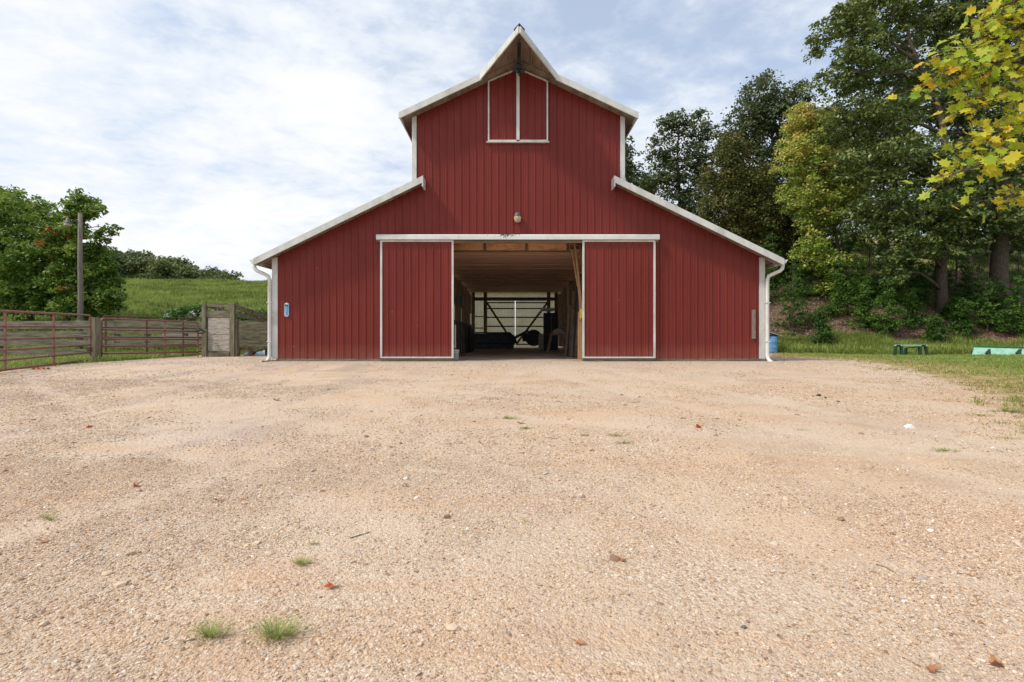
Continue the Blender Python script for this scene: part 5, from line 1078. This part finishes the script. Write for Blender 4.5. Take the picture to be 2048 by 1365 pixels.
# darker trees that close the wood behind
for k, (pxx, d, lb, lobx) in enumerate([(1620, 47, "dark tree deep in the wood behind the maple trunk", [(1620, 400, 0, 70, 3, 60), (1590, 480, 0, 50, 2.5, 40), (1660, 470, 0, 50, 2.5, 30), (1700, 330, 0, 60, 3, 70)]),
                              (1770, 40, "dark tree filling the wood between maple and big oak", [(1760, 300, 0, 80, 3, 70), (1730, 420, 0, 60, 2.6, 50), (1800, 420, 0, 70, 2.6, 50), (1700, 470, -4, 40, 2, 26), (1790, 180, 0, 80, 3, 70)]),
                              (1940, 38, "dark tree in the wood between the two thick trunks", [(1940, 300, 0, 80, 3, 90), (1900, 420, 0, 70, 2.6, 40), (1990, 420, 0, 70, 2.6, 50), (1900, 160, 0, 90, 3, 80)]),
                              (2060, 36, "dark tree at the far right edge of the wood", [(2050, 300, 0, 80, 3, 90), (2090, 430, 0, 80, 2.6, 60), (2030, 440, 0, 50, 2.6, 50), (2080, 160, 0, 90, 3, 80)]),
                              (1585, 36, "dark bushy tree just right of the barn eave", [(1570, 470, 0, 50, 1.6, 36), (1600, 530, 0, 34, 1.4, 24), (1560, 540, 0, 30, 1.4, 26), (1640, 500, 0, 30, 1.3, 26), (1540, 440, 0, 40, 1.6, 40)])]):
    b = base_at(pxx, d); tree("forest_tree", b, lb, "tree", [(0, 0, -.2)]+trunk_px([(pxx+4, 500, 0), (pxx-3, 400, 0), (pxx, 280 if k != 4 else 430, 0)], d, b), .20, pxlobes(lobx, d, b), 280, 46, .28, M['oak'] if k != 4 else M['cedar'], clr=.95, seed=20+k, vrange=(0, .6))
# slim saplings on the ridge
for k, (pxx, d) in enumerate([(1588, 33), (1603, 34), (1620, 36), (1912, 32), (1938, 35), (1958, 33.5), (1978, 36), (1574, 38), (2036, 34), (1738, 36)]):
    b = base_at(pxx, d); x, y, z = b
    o = tree("thin_sapling", b, "thin dark sapling trunk standing on the shaded ridge of the bank", "sapling", [(0, 0, -.2), (.05, 0, 1.5), (-.04, 0, 3.2), (.06, 0, 4.6)], .04 if k % 3 else .06, [(.2, 0, 4.8, 1.0, .8, .6), (-.5, 0, 4.2, .7, .7, .4)], 12, 30, .22, M['oak'], clr=.5, seed=60+k, group="saplings on the ridge")
# young cedars and bushes on the bank
bush = [(1585, 25.6+2.5, 90, 150, "dark young cedar beside the rusty panel"), (1678, 28.0, 50, 110, "bright young cedar on the leaf covered slope"), (1712, 29.0, 60, 130, "taller thin cedar behind the bright one"), (1775, 25.9, 62, 118, "spreading young cedar behind the green frame"), (1838, 28.5, 50, 90, "low bush left of the big oak trunk"),
        (1905, 27.2, 36, 44, "small bush at the foot of the big oak"), (1975, 25.9, 84, 120, "broad young cedar between the two oaks"), (2035, 25.3, 60, 120, "bright young cedar near the right edge"), (1610, 30.5, 60, 130, "dark cedar higher on the slope by the barn"), (1760, 30, 60, 90, "dark bush on the upper slope"), (1935, 28.4, 60, 90, "dark bush beneath the wood between the oaks"), (2080, 27, 70, 130, "young cedar past the right edge"), (1660, 33, 60, 80, "shaded bush below the maple"), (1810, 32, 70, 80, "shaded bush behind the big oak trunk"), (1545, 31, 60, 150, "dark bush against the barn corner"),
        (1640, 26.3, 44, 80, "small feathery cedar low on the slope by the gravel end"), (1730, 26.8, 60, 92, "dark feathery cedar left of the spreading one"), (1822, 26.6, 50, 78, "feathery cedar between the spreading cedar and the big oak"), (1868, 25.2, 46, 56, "small weed like cedar in front of the big oak trunk"), (1925, 25.6, 54, 80, "dark cedar just right of the big oak trunk"), (2000, 26.5, 60, 90, "dark cedar at the foot of the far right oak"), (1790, 28.6, 70, 110, "taller shaded cedar up the slope behind the green frame"), (1690, 30.4, 80, 120, "wide shaded cedar under the yellowing maple"), (1870, 30.5, 80, 90, "wide dark bush higher up behind the big oak")]
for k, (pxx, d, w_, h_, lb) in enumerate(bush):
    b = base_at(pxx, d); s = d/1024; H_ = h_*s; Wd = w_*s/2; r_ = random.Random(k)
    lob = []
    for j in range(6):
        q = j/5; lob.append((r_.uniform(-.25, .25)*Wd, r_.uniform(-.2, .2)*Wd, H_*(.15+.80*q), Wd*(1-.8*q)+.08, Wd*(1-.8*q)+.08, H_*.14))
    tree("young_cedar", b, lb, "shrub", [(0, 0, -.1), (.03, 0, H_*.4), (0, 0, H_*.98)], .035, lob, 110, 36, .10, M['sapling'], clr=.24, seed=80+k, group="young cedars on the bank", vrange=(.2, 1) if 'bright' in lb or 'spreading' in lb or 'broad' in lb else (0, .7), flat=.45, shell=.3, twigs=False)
# ------------------------------------------------------------------ left side
d = 28; b = base_at(60, d)
lob = [(-10, 430, 1, 60, 2, 40), (50, 420, 0, 50, 2, 34), (90, 450, 0, 40, 1.8, 40), (20, 500, 0, 70, 2.2, 50), (90, 520, -.5, 60, 2, 50), (-40, 560, 0, 70, 2.2, 70), (40, 590, -1, 70, 2, 44), (110, 590, -1, 50, 1.6, 44), (-20, 470, 0, 60, 2, 60), (-90, 480, 0, 60, 2.2, 80), (30, 400, .5, 26, 1.2, 18), (70, 540, -.8, 50, 1.8, 50)]
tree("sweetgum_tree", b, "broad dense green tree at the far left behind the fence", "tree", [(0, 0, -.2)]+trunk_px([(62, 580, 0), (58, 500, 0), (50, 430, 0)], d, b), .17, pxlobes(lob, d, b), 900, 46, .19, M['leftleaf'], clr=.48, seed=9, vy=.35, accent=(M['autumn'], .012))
d = 26.5; b = base_at(133, d)
lob = [(165, 396, 0, 22, .9, 14), (172, 420, 0, 30, 1.1, 16), (146, 422, 0, 20, .9, 18), (200, 416, 0, 11, .5, 8), (156, 458, 0, 22, 1, 18), (138, 500, 0, 34, 1.3, 30), (180, 505, 0, 28, 1.2, 28), (222, 458, 0, 14, .6, 8), (205, 476, 0, 17, .7, 9), (150, 560, 0, 50, 1.5, 42), (200, 560, 0, 34, 1.2, 40), (170, 610, -.5, 46, 1.4, 28), (222, 600, -.5, 20, .8, 30), (110, 470, 0, 26, 1.2, 26), (222, 535, 0, 16, .7, 22), (105, 600, 0, 30, 1, 34)]
tree("sweetgum_tree", b, "leafy tree with a raised top and orange leaves behind the pole", "tree", [(0, 0, -.2)]+trunk_px([(140, 560, 0), (150, 500, 0), (158, 450, 0), (166, 395, 0)], d, b), .11, pxlobes(lob, d, b), 560, 42, .175, M['leftleaf'], clr=.38, seed=10, vy=.2, accent=(M['autumn'], .028))
d = 36; b = base_at(-6, d)
tree("oak_tree", b, "bluish taller tree top at the far left picture edge", "tree", [(0, 0, -.3)]+trunk_px([(-6, 480, 0), (-4, 400, 0)], d, b), .2, pxlobes([(-5, 390, 0, 30, 2, 22), (12, 400, 0, 22, 1.5, 20), (-30, 420, 0, 50, 2.2, 40)], d, b), 160, 40, .2, M['oak_blue'], clr=.6, seed=11, shell=.3)
# blossoming shrub behind the gate
d = 24.5; b = base_at(365, d)
g = tree("flowering_shrub", b, "light green shrub with white flowers behind the closed gate", "shrub", [(0, 0, -.1), (0, 0, .5), (.1, 0, 1.0)], .03, pxlobes([(345, 632, 0, 20, .5, 12), (372, 625, 0, 24, .6, 14), (392, 620, 0, 14, .5, 14), (360, 640, -.2, 30, .6, 10)], d, b), 120, 34, .11, M['shrub'], clr=.22, seed=12, accent=(M['blossom'], .10), twigs=False)
# bright vines on the foot of the hill right of the chute
d = 23.6
for k, (a, c_, w_, h_, lb) in enumerate([(505, 622, 32, 12, "bright yellow green vine mound behind the sloping rails"), (540, 628, 26, 10, "bright green vine mound beside the barn corner"), (440, 628, 24, 10, "yellow green vine showing through the top of the chute")]):
    b = base_at(a, d+k*.3); tree("vine_mound", b, lb, "vine", [(0, 0, -.1), (0, 0, .2), (.02, 0, .35)], .02, pxlobes([(a, c_+4, 0, w_, .8, h_), (a-w_*.5, c_+8, 0, w_*.6, .7, h_), (a+w_*.4, c_+7, 0, w_*.6, .7, h_), (a, c_+20, 0, w_, .8, h_*1.3)], d+k*.3, b), 90, 36, .12, M['shrub'], clr=.26, seed=30+k, twigs=False, vrange=(.5, 1))
# ------------------------------------------------------------------ distant wood: individual trees copied from four
protos = []
for k in range(4):
    r_ = random.Random(200+k); H_ = 8.5; lob = [(r_.uniform(-1.6, 1.6), r_.uniform(-1.4, 1.4), H_*r_.uniform(.35, .88), r_.uniform(1.3, 2.2), r_.uniform(1.3, 2.2), r_.uniform(1.0, 1.7)) for _ in range(9)]
    g = tree("distant_tree", (0, 0, 0), "small far tree in the wooded ridge beyond the pasture", "tree", [(0, 0, -1), (.1, 0, 3), (0, 0, 7)], .2, lob, 130, 22, .55, M['far'], clr=.85, seed=220+k, group="trees of the distant wooded ridge", twigs=False, vrange=(0, .75) if k % 2 else (.25, 1))
    protos.append(g)
def copy_tree(src):
    c = src.copy(); COL.objects.link(c)
    for ch_ in src.children:
        q = ch_.copy(); COL.objects.link(q); q.parent = c
    return c
r_ = random.Random(77); first = [True]*4; spots = []
for row, (D_, lo, hi, st) in enumerate([(112, 190, 440, 13), (120, 195, 455, 13), (130, 185, 470, 14), (142, 180, 480, 13), (156, 170, 480, 14)]):
    a = lo
    while a < hi: spots.append((a+r_.uniform(-4, 4), D_+r_.uniform(-5, 5))); a += st
for i, (a, D_) in enumerate(spots):
    k = r_.randrange(4)
    if first[k]: g = protos[k]; first[k] = False
    else: g = copy_tree(protos[k])
    x = (a-1024)/1024*D_; y = D_-15.9; z = gh(x, y)
    # crown line falls towards the right as in the valley skyline
    top = np.interp(a, [180, 250, 300, 330, 360, 400, 440, 475], [486, 502, 508, 516, 522, 532, 540, 552])+r_.uniform(-2, 5)+(165-D_)*.22
    zt = .74+(672-top)*D_/1024; hgt = max(6, min(zt-z+1.8, 13))
    g.location = (x, y, z-.2); hgt *= r_.uniform(.65, 1.18); g.scale = (hgt/9.3*r_.uniform(.8, 1.15),)*2+(hgt/9.3,); g.rotation_euler = (0, 0, r_.uniform(0, 6.28))
# ------------------------------------------------------------------ near sycamore reaching in from the right
sy = empty("sycamore_tree", (8.6, -8.6, gh(8.6, -8.6)), "near yellow leaved sycamore reaching in at the upper right", "tree")
m = MB(); B0 = Vector((8.6, -8.6, gh(8.6, -8.6)))
m.tube([B0+Vector((0, 0, -.2)), B0+Vector((.05, .1, 2)), B0+Vector((-.05, .1, 4)), B0+Vector((0, 0, 6.5))], [.17, .14, .11, .06], 12)
D0 = 6.6
brs = [[(8.5, -8.6, 4.5), P(2110, 20, D0), P(2030, 60, D0), P(1950, 95, D0-.1), P(1890, 112, D0-.2)], [(8.5, -8.6, 4.6), P(2100, -20, D0+.1), P(2020, 35, D0), P(1950, 45, D0-.1)], [(8.5, -8.6, 3.6), P(2100, 110, D0), P(2010, 150, D0), P(1930, 150, D0-.2), P(1885, 150, D0-.2)], [(8.5, -8.6, 4.2), P(2120, 60, D0), P(2040, 55, D0), P(1965, 75, D0-.1)], [(8.5, -8.6, 3.9), P(2130, 150, D0), P(2040, 125, D0-.1), P(1960, 125, D0-.2), P(1900, 140, D0-.3)], [(8.55, -8.6, 3.2), P(2120, 230, D0), P(2050, 245, D0-.1), P(1985, 270, D0-.2), P(1925, 290, D0-.3)],
       [(8.55, -8.6, 2.8), P(2110, 300, D0-.1), P(2030, 315, D0-.2), P(1960, 330, D0-.3), P(1900, 352, D0-.4)], [(8.6, -8.6, 2.5), P(2110, 380, D0), P(2060, 380, D0-.1), P(2025, 395, D0-.2)], [(8.5, -8.6, 4.8), P(2120, -40, D0), P(2060, -10, D0), P(2000, 15, D0)], [(8.5, -8.6, 3.4), P(2110, 180, D0+.1), P(2060, 195, D0), P(1990, 190, D0-.2), P(1945, 215, D0-.3)]]
LV, LF, LA = [], [], []; r_ = np.random.default_rng(5)
def maple_leaf(c, nrm, ax, size, cv):
    nrm = nrm.normalized(); ax = (ax-nrm*ax.dot(nrm)).normalized(); bx_ = nrm.cross(ax); o = len(LV)
    out = [(0, -.35), (.16, -.40), (.42, -.30), (.33, -.10), (.62, .08), (.34, .16), (.38, .40), (.16, .34), (0, .66), (-.16, .34), (-.38, .40), (-.34, .16), (-.62, .08), (-.33, -.10), (-.42, -.30), (-.16, -.40)]
    LV.append(c); LA.append(cv)
    cu = r_.uniform(-.1, .5)
    for (u, v_) in out:
        w = cu*(abs(u)**1.6)*.9-.25*max(v_, 0)**2
        LV.append(c+(bx_*u+ax*v_+nrm*w)*size*r_.uniform(.93, 1.07)); LA.append(min(1, max(0, cv+r_.normal(0, .05)+.15*(abs(u)+abs(v_)-.5))))
    n = len(out); LF.extend([(o, o+1+i, o+1+(i+1) % n) for i in range(n)])
for bi, br_ in enumerate(brs):
    pts = [Vector(p) for p in br_]; m.tube(pts, [.05, .028, .016, .010, .006][:len(pts)], 6)
    for i in range(1, len(pts)-1):
        for q in np.linspace(0, 1, 8):
            p = pts[i].lerp(pts[i+1], q)
            for k in range(int(r_.integers(4, 7))):
                e = p+Vector((r_.normal(0, .15), r_.normal(0, .25), r_.normal(-.0, .10))); m.tube([p, p.lerp(e, .5)+Vector((0, 0, .02)), e], .003, 3, cap=False)
                nr = Vector((r_.normal(0, .55), -.55+r_.normal(0, .5), .55+r_.normal(0, .4))); ax = (e-p)+Vector((-.12, 0, -.05))*1.2+Vector((r_.normal(0, .08), 0, r_.normal(0, .08)))
                maple_leaf(e, nr, ax, r_.uniform(.07, .15), float(np.clip(r_.normal(.42+.1*(bi % 2), .22), 0, 1)))
# a loose upper crown that stays outside the photograph's edge
for k in range(420):
    e = Vector((8.4+r_.normal(0, .7)+.5, -8.6+r_.normal(0, .9), 4.6+r_.normal(0, .8)))
    if e.x-.05 < (e.y+15.9)*1.0+.25: continue
    maple_leaf(e, Vector(r_.normal(0, 1, 3))+Vector((0, 0, 1)), Vector(r_.normal(0, 1, 3)), r_.uniform(.12, .2), float(r_.uniform(0, .8)))
m.build("trunk", M['bark'], sy, smooth=True)
npmesh("crown", np.array([tuple(v-B0) for v in LV]), np.array(LF), M['syc'], {'v': ('FLOAT', LA)}, sy)
